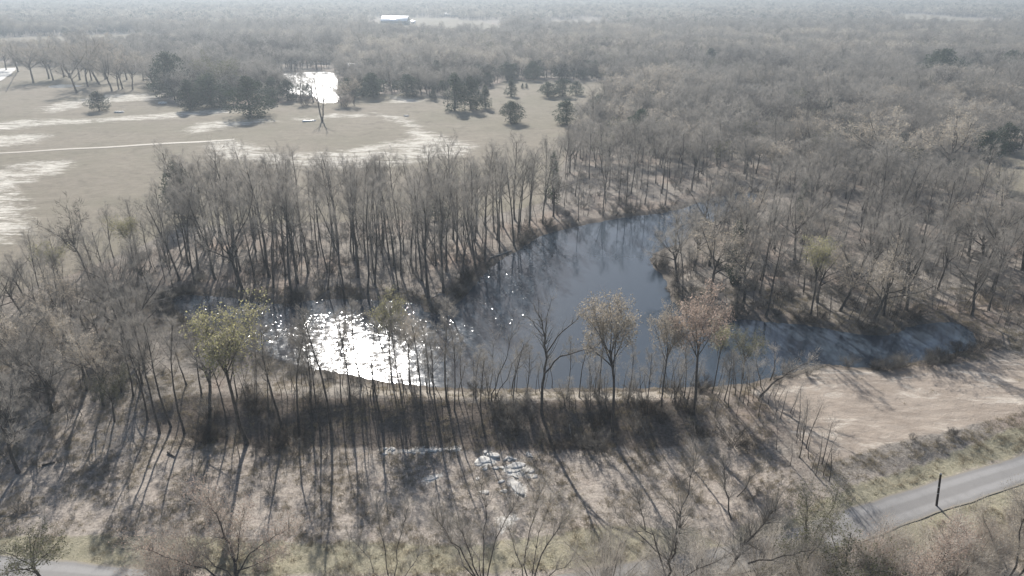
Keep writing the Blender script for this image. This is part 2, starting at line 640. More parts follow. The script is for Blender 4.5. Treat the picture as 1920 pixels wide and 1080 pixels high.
    # field grass
    fld = mixc(ns, ls, smooth_node(ns, ls, n_mid, 0.3, 0.7), (0.165, 0.146, 0.114), (0.210, 0.184, 0.146))
    fld = mixc(ns, ls, mth(ns, ls, 'MULTIPLY', smooth_node(ns, ls, n_str, 0.4, 0.7), 0.6), fld, (0.235, 0.207, 0.165))
    fld = mixc(ns, ls, mth(ns, ls, 'MULTIPLY', smooth_node(ns, ls, noise(0.02, 4), 0.4, 0.65), 0.5), fld, (0.155, 0.145, 0.104))
    fld = mixc(ns, ls, mth(ns, ls, 'MULTIPLY', smooth_node(ns, ls, noise(0.12, 5, rough=0.7), 0.52, 0.72), 0.55), fld, (0.10, 0.088, 0.066))
    col = mixc(ns, ls, edge(za[0], n_mid, 0.7), col, fld)
    # pale sand scalds in the field
    sn = mixc(ns, ls, smooth_node(ns, ls, n_str2, 0.35, 0.65), (0.36, 0.335, 0.285), (0.57, 0.54, 0.48))
    sv = mth(ns, ls, 'MULTIPLY_ADD', mth(ns, ls, 'SUBTRACT', n_str, 0.5), 2.6, mth(ns, ls, 'MULTIPLY', za[1], 0.8))
    sv = mth(ns, ls, 'MULTIPLY', smooth_node(ns, ls, mth(ns, ls, 'MULTIPLY_ADD', mth(ns, ls, 'SUBTRACT', noise(0.8, 6, stretch=(0.45, 1, 1), rough=0.8), 0.5), 2.6, sv), 0.25, 1.15), smooth_node(ns, ls, za[1], 0.02, 0.6))
    col = mixc(ns, ls, sv, col, sn)
    # graded dirt field on the right
    dr = mixc(ns, ls, smooth_node(ns, ls, n_str2, 0.3, 0.7), (0.225, 0.187, 0.152), (0.31, 0.265, 0.22))
    dr = mixc(ns, ls, mth(ns, ls, 'MULTIPLY', smooth_node(ns, ls, n_str, 0.50, 0.66), 0.8), dr, (0.50, 0.45, 0.385))
    dr = mixc(ns, ls, mth(ns, ls, 'MULTIPLY', smooth_node(ns, ls, n_fine, 0.55, 0.75), 0.2), dr, (0.24, 0.20, 0.155))
    col = mixc(ns, ls, edge(za[2], n_mid, 0.8), col, dr)
    # green verge
    gr = mixc(ns, ls, smooth_node(ns, ls, n_fine, 0.3, 0.7), (0.155, 0.150, 0.095), (0.275, 0.255, 0.175))
    gr = mixc(ns, ls, mth(ns, ls, 'MULTIPLY', smooth_node(ns, ls, n_mid, 0.45, 0.7), 0.6), gr, (0.34, 0.30, 0.20))
    gr = mixc(ns, ls, mth(ns, ls, 'MULTIPLY', smooth_node(ns, ls, n_str2, 0.56, 0.74), 0.6), gr, (0.10, 0.095, 0.06))
    col = mixc(ns, ls, mth(ns, ls, 'MULTIPLY', edge(zb[0], n_mid, 1.2), 0.75), col, gr)
    # earth bank, shore mud, crest path, chalk wash
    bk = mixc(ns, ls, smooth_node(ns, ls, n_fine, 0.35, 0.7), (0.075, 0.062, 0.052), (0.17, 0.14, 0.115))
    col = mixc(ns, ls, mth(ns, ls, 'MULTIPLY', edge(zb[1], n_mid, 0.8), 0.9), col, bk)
    col = mixc(ns, ls, mth(ns, ls, 'MULTIPLY', zb[2], 0.85), col, mixc(ns, ls, n_fine, (0.05, 0.044, 0.038), (0.14, 0.12, 0.10)))
    col = mixc(ns, ls, mth(ns, ls, 'MULTIPLY', edge(zc[0], n_mid, 2.4), 0.4), col, mixc(ns, ls, n_fine, (0.30, 0.27, 0.22), (0.50, 0.46, 0.40)))
    wv = mth(ns, ls, 'MULTIPLY_ADD', mth(ns, ls, 'SUBTRACT', n_fine, 0.5), 1.6, mth(ns, ls, 'MULTIPLY_ADD', mth(ns, ls, 'SUBTRACT', n_mid, 0.5), 1.5, zc[1]))
    wv = mth(ns, ls, 'MULTIPLY', smooth_node(ns, ls, wv, 0.45, 1.05), smooth_node(ns, ls, zc[1], 0.05, 0.3))
    col = mixc(ns, ls, wv, col, mixc(ns, ls, n_mid, (0.42, 0.40, 0.36), (0.66, 0.64, 0.59)))
    bs = ns.new('ShaderNodeBsdfPrincipled')
    bs.inputs['Roughness'].default_value = 0.95
    bs.inputs['Specular IOR Level'].default_value = 0.05
    ls.new(col, bs.inputs['Base Color'])
    bm = ns.new('ShaderNodeBump')
    bm.inputs['Strength'].default_value = 0.7
    bm.inputs['Distance'].default_value = 0.25
    hh = mth(ns, ls, 'ADD', n_fine, n_mid)
    ls.new(hh, bm.inputs['Height'])
    ls.new(bm.outputs[0], bs.inputs['Normal'])
    ls.new(bs.outputs[0], out.inputs['Surface'])
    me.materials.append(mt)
    link('ground', me, kind='structure')


terrain()


# ------------------------------------------------------------------ strips: road, tracks
def strip(name, P, width, lift, mat, ncross=9, fine=False):
    P = np.asarray(P, float)
    T = np.gradient(P, axis=0)
    T /= np.linalg.norm(T, axis=1)[:, None]
    Nn = np.stack([-T[:, 1], T[:, 0]], -1)
    wv = np.broadcast_to(np.asarray(width, float), (len(P),))
    wob = wv * (1 + 0.05 * np.sin(np.arange(len(P)) * 0.9) + 0.04 * np.sin(np.arange(len(P)) * 2.3))
    s = np.linspace(-0.5, 0.5, ncross)
    XY = P[:, None, :] + Nn[:, None, :] * (s[None, :, None] * wob[:, None, None])
    Z = H(XY[..., 0], XY[..., 1], fine=fine) + lift
    V = np.concatenate([XY, Z[..., None]], -1).reshape(-1, 3)
    n, m = len(P), ncross
    i = (np.arange(n - 1)[:, None] * m + np.arange(m - 1)[None, :]).ravel()
    me = mesh_np(name, V, [(np.stack([i, i + 1, i + m + 1, i + m], -1), 0)], [mat])
    at = me.color_attributes.new('across', 'FLOAT_COLOR', 'POINT')
    c = np.ones((n * m, 4), np.float32)
    c[:, 0] = np.tile(s + 0.5, n)
    at.data.foreach_set('color', c.ravel())
    return link(name, me, kind='structure')


def road_mat(name, base, track, edgec, amt):
    m, ns, ls = new_mat(name)
    out = ns.new('ShaderNodeOutputMaterial')
    geo = ns.new('ShaderNodeNewGeometry')
    a = ns.new('ShaderNodeAttribute')
    a.attribute_name = 'across'
    sx = ns.new('ShaderNodeSeparateColor')
    ls.new(a.outputs['Color'], sx.inputs[0])
    u = sx.outputs[0]
    n1 = N(ns, 'ShaderNodeTexNoise', Scale=0.5, Detail=6.0, Roughness=0.7)
    ls.new(geo.outputs['Position'], n1.inputs['Vector'])
    n2 = N(ns, 'ShaderNodeTexNoise', Scale=7.0, Detail=4.0, Roughness=0.7)
    ls.new(geo.outputs['Position'], n2.inputs['Vector'])
    # two worn wheel tracks: |cos| bands across the width
    w = mth(ns, ls, 'COSINE', mth(ns, ls, 'MULTIPLY', mth(ns, ls, 'SUBTRACT', u, 0.5), 12.57))
    w = smooth_node(ns, ls, mth(ns, ls, 'MULTIPLY', w, -1.0), -0.3, 0.9)
    c = mixc(ns, ls, mth(ns, ls, 'MULTIPLY', w, amt), base, track)
    c = mixc(ns, ls, mth(ns, ls, 'MULTIPLY', smooth_node(ns, ls, n1.outputs['Fac'], 0.4, 0.7), 0.35), c, tuple(v * 0.7 for v in base))
    c = mixc(ns, ls, mth(ns, ls, 'MULTIPLY', n2.outputs['Fac'], 0.25), c, tuple(v * 1.3 for v in track))
    e = mth(ns, ls, 'ABSOLUTE', mth(ns, ls, 'SUBTRACT', u, 0.5))
    e = mth(ns, ls, 'MULTIPLY_ADD', mth(ns, ls, 'SUBTRACT', n1.outputs['Fac'], 0.5), 0.12, e)
    c = mixc(ns, ls, smooth_node(ns, ls, e, 0.42, 0.49), c, edgec)
    b = ns.new('ShaderNodeBsdfPrincipled')
    b.inputs['Roughness'].default_value = 0.75
    b.inputs['Specular IOR Level'].default_value = 0.3
    ls.new(c, b.inputs['Base Color'])
    bm = ns.new('ShaderNodeBump')
    bm.inputs['Strength'].default_value = 0.3
    bm.inputs['Distance'].default_value = 0.05
    ls.new(n2.outputs['Fac'], bm.inputs['Height'])
    ls.new(bm.outputs[0], b.inputs['Normal'])
    ls.new(b.outputs[0], out.inputs['Surface'])
    return m


strip('road', ROADD, 4.5, 0.05, road_mat('road_chipseal', (0.165, 0.158, 0.150), (0.235, 0.228, 0.22), (0.20, 0.178, 0.14), 0.8))
TRK = densify(poly([(-500, 322), (-200, 303), (0, 288), (220, 275), (440, 262)], 0.5), 4.0)
strip('track', TRK, 2.6, 0.10, road_mat('track_sand', (0.22, 0.195, 0.155), (0.30, 0.27, 0.22), (0.25, 0.22, 0.165), 0.8), fine=False)
DRV = densify(poly([(-60, 175), (-20, 155), (6, 138), (16, 128)], 1.0), 4.0)
strip('driveway', DRV, 11.0, 0.3, road_mat('driveway_pale', (0.40, 0.39, 0.36), (0.46, 0.45, 0.42), (0.25, 0.23, 0.19), 0.5))


# ------------------------------------------------------------------ water
def water_mat(name, rough_calm, rough_wind, tilt, wind_axis, base, lee=None):
    m, ns, ls = new_mat(name)
    out = ns.new('ShaderNodeOutputMaterial')
    geo = ns.new('ShaderNodeNewGeometry')
    pos = geo.outputs['Position']
    sx = ns.new('ShaderNodeSeparateXYZ')
    ls.new(pos, sx.inputs[0])
    big = N(ns, 'ShaderNodeTexNoise', Scale=0.05, Detail=4.0, Roughness=0.6)
    ls.new(pos, big.inputs['Vector'])
    # wind ruffles the water towards the west, calm in the lee of the eastern trees
    x0, x1 = wind_axis
    mr = ns.new('ShaderNodeMapRange')
    mr.interpolation_type = 'SMOOTHSTEP'
    mr.inputs['From Min'].default_value = x1
    mr.inputs['From Max'].default_value = x0
    ls.new(mth(ns, ls, 'MULTIPLY_ADD', mth(ns, ls, 'SUBTRACT', big.outputs['Fac'], 0.5), 55.0, sx.outputs['X']), mr.inputs['Value'])
    wind = mr.outputs['Result']
    # the water under the far trees lies in their lee
    lee_n = mth(ns, ls, 'MULTIPLY_ADD', mth(ns, ls, 'SUBTRACT', big.outputs['Fac'], 0.5), 22.0, sx.outputs['Y'])
    if lee:
        wind = mth(ns, ls, 'MULTIPLY', wind, smooth_node(ns, ls, lee_n, lee[1], lee[0]))
    nz = N(ns, 'ShaderNodeTexNoise', Scale=0.9, Detail=3.0, Roughness=0.65)
    ls.new(pos, nz.inputs['Vector'])
    sub = ns.new('ShaderNodeVectorMath')
    sub.operation = 'SUBTRACT'
    sub.inputs[1].default_value = (0.5, 0.5, 0.5)
    ls.new(nz.outputs['Color'], sub.inputs[0])
    sc = ns.new('ShaderNodeVectorMath')
    sc.operation = 'MULTIPLY'
    ls.new(sub.outputs[0], sc.inputs[0])
    gn = N(ns, 'ShaderNodeTexNoise', Scale=0.13, Detail=2.0)
    ls.new(pos, gn.inputs['Vector'])
    gust = mth(ns, ls, 'MULTIPLY', smooth_node(ns, ls, gn.outputs['Fac'], 0.38, 0.54), smooth_node(ns, ls, sx.outputs['X'], 16.0, 2.0))
    gust = mth(ns, ls, 'MULTIPLY', gust, smooth_node(ns, ls, lee_n, 104.0, 120.0))
    gf = N(ns, 'ShaderNodeTexNoise', Scale=1.9, Detail=1.0)
    ls.new(pos, gf.inputs['Vector'])
    gust = mth(ns, ls, 'MULTIPLY', gust, smooth_node(ns, ls, gf.outputs['Fac'], 0.53, 0.64))
    k = mth(ns, ls, 'MULTIPLY_ADD', wind, tilt, tilt * 0.15)
    k = mth(ns, ls, 'MULTIPLY_ADD', gust, tilt * 6.0, k)
    cx = ns.new('ShaderNodeCombineXYZ')
    ls.new(k, cx.inputs[0])
    ls.new(k, cx.inputs[1])
    cx.inputs[2].default_value = 0.0
    ls.new(cx.outputs[0], sc.inputs[1])
    ad = ns.new('ShaderNodeVectorMath')
    ad.operation = 'ADD'
    ad.inputs[1].default_value = (0, 0, 1)
    ls.new(sc.outputs[0], ad.inputs[0])
    nm = ns.new('ShaderNodeVectorMath')
    nm.operation = 'NORMALIZE'
    ls.new(ad.outputs[0], nm.inputs[0])
    b = ns.new('ShaderNodeBsdfPrincipled')
    b.inputs['Base Color'].default_value = (*base, 1)
    b.inputs['IOR'].default_value = 1.33
    b.inputs['Specular IOR Level'].default_value = 0.5
    r = ns.new('ShaderNodeMapRange')
    r.inputs['To Min'].default_value = rough_calm
    r.inputs['To Max'].default_value = rough_wind
    ls.new(mth(ns, ls, 'MULTIPLY_ADD', gust, 0.5, wind, clamp=True), r.inputs['Value'])
    ls.new(r.outputs['Result'], b.inputs['Roughness'])
    ls.new(nm.outputs[0], b.inputs['Normal'])
    ls.new(b.outputs[0], out.inputs['Surface'])
    return m


def water(P, z, mat, grow):
    c = P.mean(0)
    T = np.roll(P, -1, 0) - np.roll(P, 1, 0)
    T /= np.linalg.norm(T, axis=1)[:, None] + 1e-9
    area2 = np.sum(P[:, 0] * np.roll(P[:, 1], -1) - np.roll(P[:, 0], -1) * P[:, 1])
    sgn = 1 if area2 > 0 else -1
    Q = P + sgn * grow * np.stack([T[:, 1], -T[:, 0]], -1)
    if sgn < 0:
        Q = Q[::-1]
    me = bpy.data.meshes.new('water')
    me.from_pydata([(q[0], q[1], z) for q in Q], [], [list(range(len(Q)))])
    me.materials.append(mat)
    link('water', me, kind='structure')


water(POND, 0.0, water_mat('pond_water', 0.05, 0.16, 0.24, (-22, 8), (0.034, 0.046, 0.060), (114, 125)), 0.6)
water(FAR_POND, 0.0, water_mat('far_pond_water', 0.34, 0.34, 0.25, (-400, -399), (0.03, 0.036, 0.04)), 0.5)
water(PUDDLE, 0.0, water_mat('puddle_water', 0.30, 0.30, 0.2, (-400, -399), (0.03, 0.036, 0.04)), 0.5)

# ------------------------------------------------------------------ trees
def norm3(v):
    l = math.sqrt(v[0] ** 2 + v[1] ** 2 + v[2] ** 2) + 1e-9
    return (v[0] / l, v[1] / l, v[2] / l)


def side_dir(d, ang, az):
    """direction at angle ang from d, around azimuth az"""
    ref = (0, 0, 1) if abs(d[2]) < 0.9 else (1, 0, 0)
    a = norm3((d[1] * ref[2] - d[2] * ref[1], d[2] * ref[0] - d[0] * ref[2], d[0] * ref[1] - d[1] * ref[0]))
    b = (d[1] * a[2] - d[2] * a[1], d[2] * a[0] - d[0] * a[2], d[0] * a[1] - d[1] * a[0])
    c, s = math.cos(ang), math.sin(ang)
    ca, sa = math.cos(az), math.sin(az)
    return norm3(tuple(d[i] * c + s * (a[i] * ca + b[i] * sa) for i in range(3)))


STY = {
    # start = bare fraction, n = children per level, ratio = child length, ang = degrees
    'forest': dict(trunk=0.93, r0=0.0125, start=(0.42, 0.25, 0.2), n=(15, 7, 4), ratio=(0.34, 0.46, 0.5), ang=(42, 42, 40), up=(0.03, 0.10, 0.08), wob=(0.05, 0.14, 0.2), shape='excurrent'),
    'slim': dict(trunk=0.95, r0=0.0095, start=(0.5, 0.25, 0.2), n=(12, 5, 4), ratio=(0.24, 0.45, 0.5), ang=(38, 42, 40), up=(0.02, 0.12, 0.1), wob=(0.06, 0.14, 0.2), shape='excurrent'),
    'oak': dict(trunk=0.45, r0=0.0175, start=(0.55, 0.22, 0.15), n=(7, 8, 5), ratio=(1.15, 0.46, 0.45), ang=(40, 45, 42), up=(0.02, 0.05, 0.05), wob=(0.05, 0.14, 0.2), shape='decurrent'),
    'vase': dict(trunk=0.62, r0=0.0125, start=(0.74, 0.2, 0.15), n=(9, 9, 5), ratio=(0.58, 0.46, 0.45), ang=(33, 36, 40), up=(0.02, 0.10, 0.1), wob=(0.05, 0.10, 0.2), shape='decurrent'),
}


def skeleton(seed, Ht, st, lean=(0, 0)):
    rg = random.Random(seed)
    S = STY[st]
    chains = []

    def br(level, p, d, L, r, n, tip):
        pts = [p]
        w, up = S['wob'][min(level, 2)], S['up'][min(level, 2)]
        dirs = [d]
        for i in range(n):
            d = norm3((d[0] + rg.gauss(0, w), d[1] + rg.gauss(0, w), d[2] + rg.gauss(0, w) + up))
            p = (p[0] + d[0] * L / n, p[1] + d[1] * L / n, p[2] + d[2] * L / n)
            pts.append(p)
            dirs.append(d)
        rad = [r * (1 - (1 - tip) * (i / n)) for i in range(n + 1)]
        if level == 0:
            rad[0] *= 1.45
        chains.append((level, pts, rad))
        if level >= 3:
            return
        st0 = S['start'][level]
        m = S['n'][level]
        if level > 0:
            m = max(2, int(round(m * min(1.3, L / (Ht * 0.28)))))
        az = rg.uniform(0, 6.28)
        for j in range(m):
            t = st0 + (1 - st0) * (j + rg.uniform(0.1, 0.95)) / m
            f = t * n
            i0 = min(n - 1, int(f))
            q = f - i0
            bp = tuple(pts[i0][k] * (1 - q) + pts[i0 + 1][k] * q for k in range(3))
            az += 2.4 + rg.gauss(0, 0.5)
            ang = math.radians(S['ang'][level] * rg.uniform(0.6, 1.35))
            if level == 0 and S['shape'] == 'excurrent':
                u = (t - st0) / (1 - st0)
                k = (1.15 - 0.75 * u) * (0.55 + 0.45 * min(1, u * 5))
            else:
                k = rg.uniform(0.75, 1.1) if level == 0 else (1.1 - 0.6 * t)
            rr = (rad[i0] * (1 - q) + rad[i0 + 1] * q) * (0.62 if S['shape'] == 'decurrent' and level == 0 else 0.5)
            br(level + 1, bp, side_dir(dirs[i0 + 1], ang, az), L * S['ratio'][level] * k * rg.uniform(0.8, 1.15), rr, (9, 5, 3, 2)[level + 1], 0.35)
    d0 = norm3((lean[0], lean[1], 1))
    br(0, (0, 0, -0.25), d0, Ht * S['trunk'], Ht * S['r0'], 9, 0.25 if S['shape'] == 'excurrent' else 0.6)
    return chains


def tree_meshes(name, seed, Ht, st, twig='twig', bark='bark', nblade=2200, bw=0.026, bl=(0.5, 1.3), leaf=None, nleaf=0, lsize=0.22, lean=(0, 0), lo=False):
    """two meshes: trunk with limbs, crown of twigs (and leaves)"""
    rng = np.random.default_rng(seed)
    ch = skeleton(seed, Ht, st, lean)
    tm, cm = MB(), MB()
    tips, tipd = [], []
    P0, P1, R0, R1 = [], [], [], []
    for lv, pts, rad in ch:
        if lv <= 1 and not (lo and lv == 1):
            tm.chain(pts, rad, k=(5 if lo else 7) if lv == 0 else 4)
        else:
            for i in range(len(pts) - 1):
                P0.append(pts[i]); P1.append(pts[i + 1]); R0.append(rad[i]); R1.append(rad[i + 1])
        if lv >= 1:
            a = np.array(pts)
            w = 1 if lv == 1 else (2 if lv == 2 else 3)
            s = len(pts) // 2
            for i in range(s, len(pts)):
                dd = a[i] - a[i - 1]
                for _ in range(w if not lo else 1):
                    tips.append(a[i]); tipd.append(dd / (np.linalg.norm(dd) + 1e-9))
    P0, P1, R0, R1 = map(np.array, (P0, P1, R0, R1))
    R0 = np.maximum(R0, 0.012)
    R1 = np.maximum(R1, 0.008)
    if lo:
        keep = R0 > np.percentile(R0, 72)
        P0, P1, R0, R1 = P0[keep], P1[keep], R0[keep], R1[keep]
    cm.prisms(P0, P1, R0, R1, 3, 0)
    tips, tipd = np.array(tips), np.array(tipd)
    ix = rng.integers(0, len(tips), nblade)
    D = tipd[ix] * 0.9 + rng.normal(size=(nblade, 3)) * 0.55 + np.array([0, 0, 0.25])
    cm.blades(tips[ix] + rng.normal(size=(nblade, 3)) * 0.15, D, rng.uniform(bl[0], bl[1], nblade), np.full(nblade, bw), rng, 0)
    mats = [M[twig]]
    if leaf:
        ix = rng.integers(0, len(tips), nleaf)
        Pl = tips[ix] + tipd[ix] * rng.uniform(0, 0.6, nleaf)[:, None] + rng.normal(size=(nleaf, 3)) * 0.32
        cm.leaves(Pl, rng.uniform(0.7, 1.3, nleaf) * lsize, rng.uniform(0.5, 0.9, nleaf) * lsize, rng, 1)
        mats.append(M[leaf])
    return tm.mesh(name + '_trunk', [M[bark]]), cm.mesh(name + '_crown', mats)


def juniper_meshes(name, seed, Ht, Wd, n=2600, shape='cone', size=0.42):
    rng = np.random.default_rng(seed)
    tm, cm = MB(), MB()
    zz = np.linspace(-0.2, Ht * 0.85, 7)
    tm.chain([(0.12 * math.sin(z), 0.1 * math.cos(1.3 * z), z) for z in zz], np.linspace(0.028 * Ht, 0.005 * Ht, 7), 6)
    nl = 26
    lobes = []
    for i in range(nl):
        t = (i + rng.uniform(0, 1)) / nl
        prof = (math.sin(math.pi * min(1, (t * 0.86 + 0.14)) ** 0.8) ** 0.7) if shape == 'round' else (1 - t) ** 0.75 * (0.55 + 0.45 * min(1, t * 6))
        a = rng.uniform(0, 6.28)
        rr = Wd * 0.5 * prof * rng.uniform(0.45, 0.85)
        lobes.append((rr * math.cos(a), rr * math.sin(a), Ht * (0.06 + 0.88 * t), Wd * (0.13 + 0.15 * prof) * rng.uniform(0.8, 1.2), Ht * 0.13 * rng.uniform(0.7, 1.3)))
        tm.chain([(0, 0, Ht * (0.02 + 0.8 * t)), (rr * 0.6 * math.cos(a), rr * 0.6 * math.sin(a), Ht * (0.05 + 0.84 * t)), lobes[-1][:3]], [0.006 * Ht, 0.004 * Ht, 0.002 * Ht], 4)
    lb = np.array(lobes)
    ix = rng.integers(0, nl, n)
    d = rng.normal(size=(n, 3))
    d /= np.linalg.norm(d, axis=1)[:, None]
    r = rng.uniform(0.35, 1.12, n) ** 0.6
    P = lb[ix, :3] + d * r[:, None] * np.stack([lb[ix, 3], lb[ix, 3], lb[ix, 4]], -1)
    P[:, 2] = np.maximum(P[:, 2], 0.15)
    cm.leaves(P, rng.uniform(0.6, 1.4, n) * size, rng.uniform(0.3, 0.6, n) * size, rng, 0, outward=d * 0.8 + np.array([0, 0, 0.35]))
    return tm.mesh(name + '_trunk', [M['bark']]), cm.mesh(name + '_crown', [M['juniper']])


def bush_meshes(name, seed, Ht, Wd, stems=22, nblade=900, twig='brush_twig', bw=0.022, leaf=None, nleaf=0, lsize=0.16):
    rng = np.random.default_rng(seed)
    rg = random.Random(seed)
    tm, cm = MB(), MB()
    tips, tipd = [], []
    for i in range(stems):
        a = rg.uniform(0, 6.28)
        f = rg.uniform(0.1, 1) ** 0.7
        d = norm3((math.cos(a) * f * Wd / Ht * 0.6, math.sin(a) * f * Wd / Ht * 0.6, 1))
        L = Ht * rg.uniform(0.55, 1.05)
        p = (math.cos(a) * f * Wd * 0.12, math.sin(a) * f * Wd * 0.12, -0.1)
        pts = [p]
        for k in range(5):
            d = norm3((d[0] + rg.gauss(0, 0.13), d[1] + rg.gauss(0, 0.13), d[2] + rg.gauss(0, 0.1)))
            p = tuple(p[q] + d[q] * L / 5 for q in range(3))
            pts.append(p)
            if k >= 1:
                for _ in range(k):
                    tips.append(p); tipd.append(d)
        r = Ht * rg.uniform(0.006, 0.013)
        tm.chain(pts, np.linspace(r, r * 0.25, 6), 4)
    tips, tipd = np.array(tips), np.array(tipd)
    ix = rng.integers(0, len(tips), nblade)
    D = tipd[ix] + rng.normal(size=(nblade, 3)) * 0.6 + np.array([0, 0, 0.2])
    cm.blades(tips[ix] + rng.normal(size=(nblade, 3)) * 0.06 * Ht, D, rng.uniform(0.12, 0.42, nblade) * Ht, np.full(nblade, bw), rng, 0)
    mats = [M[twig]]
    if leaf:
        ix = rng.integers(0, len(tips), nleaf)
        Pl = tips[ix] + rng.normal(size=(nleaf, 3)) * 0.10 * Ht
        cm.leaves(Pl, rng.uniform(0.7, 1.3, nleaf) * lsize, rng.uniform(0.5, 0.9, nleaf) * lsize, rng, 1)
        mats.append(M[leaf])
    return tm.mesh(name + '_stems', [M['bark']]), cm.mesh(name + '_twigs', mats)


# prototype meshes, each at its own nominal height
PR = {}
for i in range(5):
    PR['forest%d' % i] = (20, tree_meshes('bare_tree', 100 + i, 20, 'forest', twig='twig', bark='bark', nblade=2600))
for i in range(4):
    PR['slim%d' % i] = (18, tree_meshes('slim_tree', 200 + i, 18, 'slim', twig='twig', nblade=1500))
for i in range(4):
    PR['oak%d' % i] = (16, tree_meshes('oak', 300 + i, 16, 'oak', twig='twig', nblade=3600))
for i in range(2):
    PR['tanoak%d' % i] = (16, tree_meshes('tan_oak', 330 + i, 16, 'oak', twig='twig_tan', bark='bark', nblade=3000, leaf='leaf_tan', nleaf=2600, lsize=0.24))
for i in range(2):
    PR['vasetan%d' % i] = (17, tree_meshes('tan_tree', 400 + i, 17, 'vase', twig='twig_tan', nblade=2400, leaf='leaf_tan', nleaf=3300, lsize=0.23))
PR['russet0'] = (18, tree_meshes('russet_tree', 430, 18, 'vase', twig='twig_tan', nblade=1800, leaf='leaf_russet', nleaf=4600, lsize=0.25))
for i in range(2):
    PR['yellow%d' % i] = (17, tree_meshes('yellow_tree', 450 + i, 17, 'vase', twig='twig', nblade=2200, leaf='leaf_yellow', nleaf=3100, lsize=0.22))
PR['olive0'] = (15, tree_meshes('olive_tree', 470, 15, 'oak', twig='twig', nblade=2600, leaf='leaf_olive', nleaf=3000, lsize=0.24))
for i in range(3):
    PR['junc%d' % i] = (10, juniper_meshes('juniper', 500 + i, 10, 5.5, shape='cone'))
for i in range(3):
    PR['junr%d' % i] = (10, juniper_meshes('juniper', 520 + i, 10, 8.5, shape='round', n=3600, size=0.5))
for i in range(4):
    PR['bush%d' % i] = (2.5, bush_meshes('bush', 600 + i, 2.5, 3.0))
PR['bushrus'] = (3, bush_meshes('bush', 620, 3, 4.0, stems=26, nblade=1500, twig='twig_tan', leaf='leaf_russet', nleaf=1400, lsize=0.12))
PR['bushdark'] = (2.5, bush_meshes('bush', 630, 2.5, 3.6, stems=26, nblade=1500, twig='twig_dark'))


def place(name, proto, label, cat, base, height, width=None, rz=None, group=None, sc_xy=None, parts=('trunk', 'crown'), tilt=(0, 0)):
    h0, (a, b) = PR[proto]
    s = height / h0
    sxy = s if sc_xy is None else s * sc_xy
    t = thing(name, label, cat, base, (tilt[0], tilt[1], random.uniform(0, 6.28) if rz is None else rz), (sxy, sxy, s), group)
    link(parts[0], a, t)
    link(parts[1], b, t)
    return t


random.seed(11)
KEEP = []       # ground points already taken (x, y, r)


def at_px(px, py, top):
    b = G(px, py)
    return b, height_to(px, b, top)


for q_, r_ in (((1380, 386), 11), ((1375, 412), 8), ((1352, 372), 9), ((1400, 365), 9), ((365, 590), 12), ((395, 640), 8), ((435, 652), 6), ((1890, 360), 14), ((1905, 402), 12)):
    g_ = G(*q_)
    KEEP.append((g_[0], g_[1], r_))      # open water seen between the trees

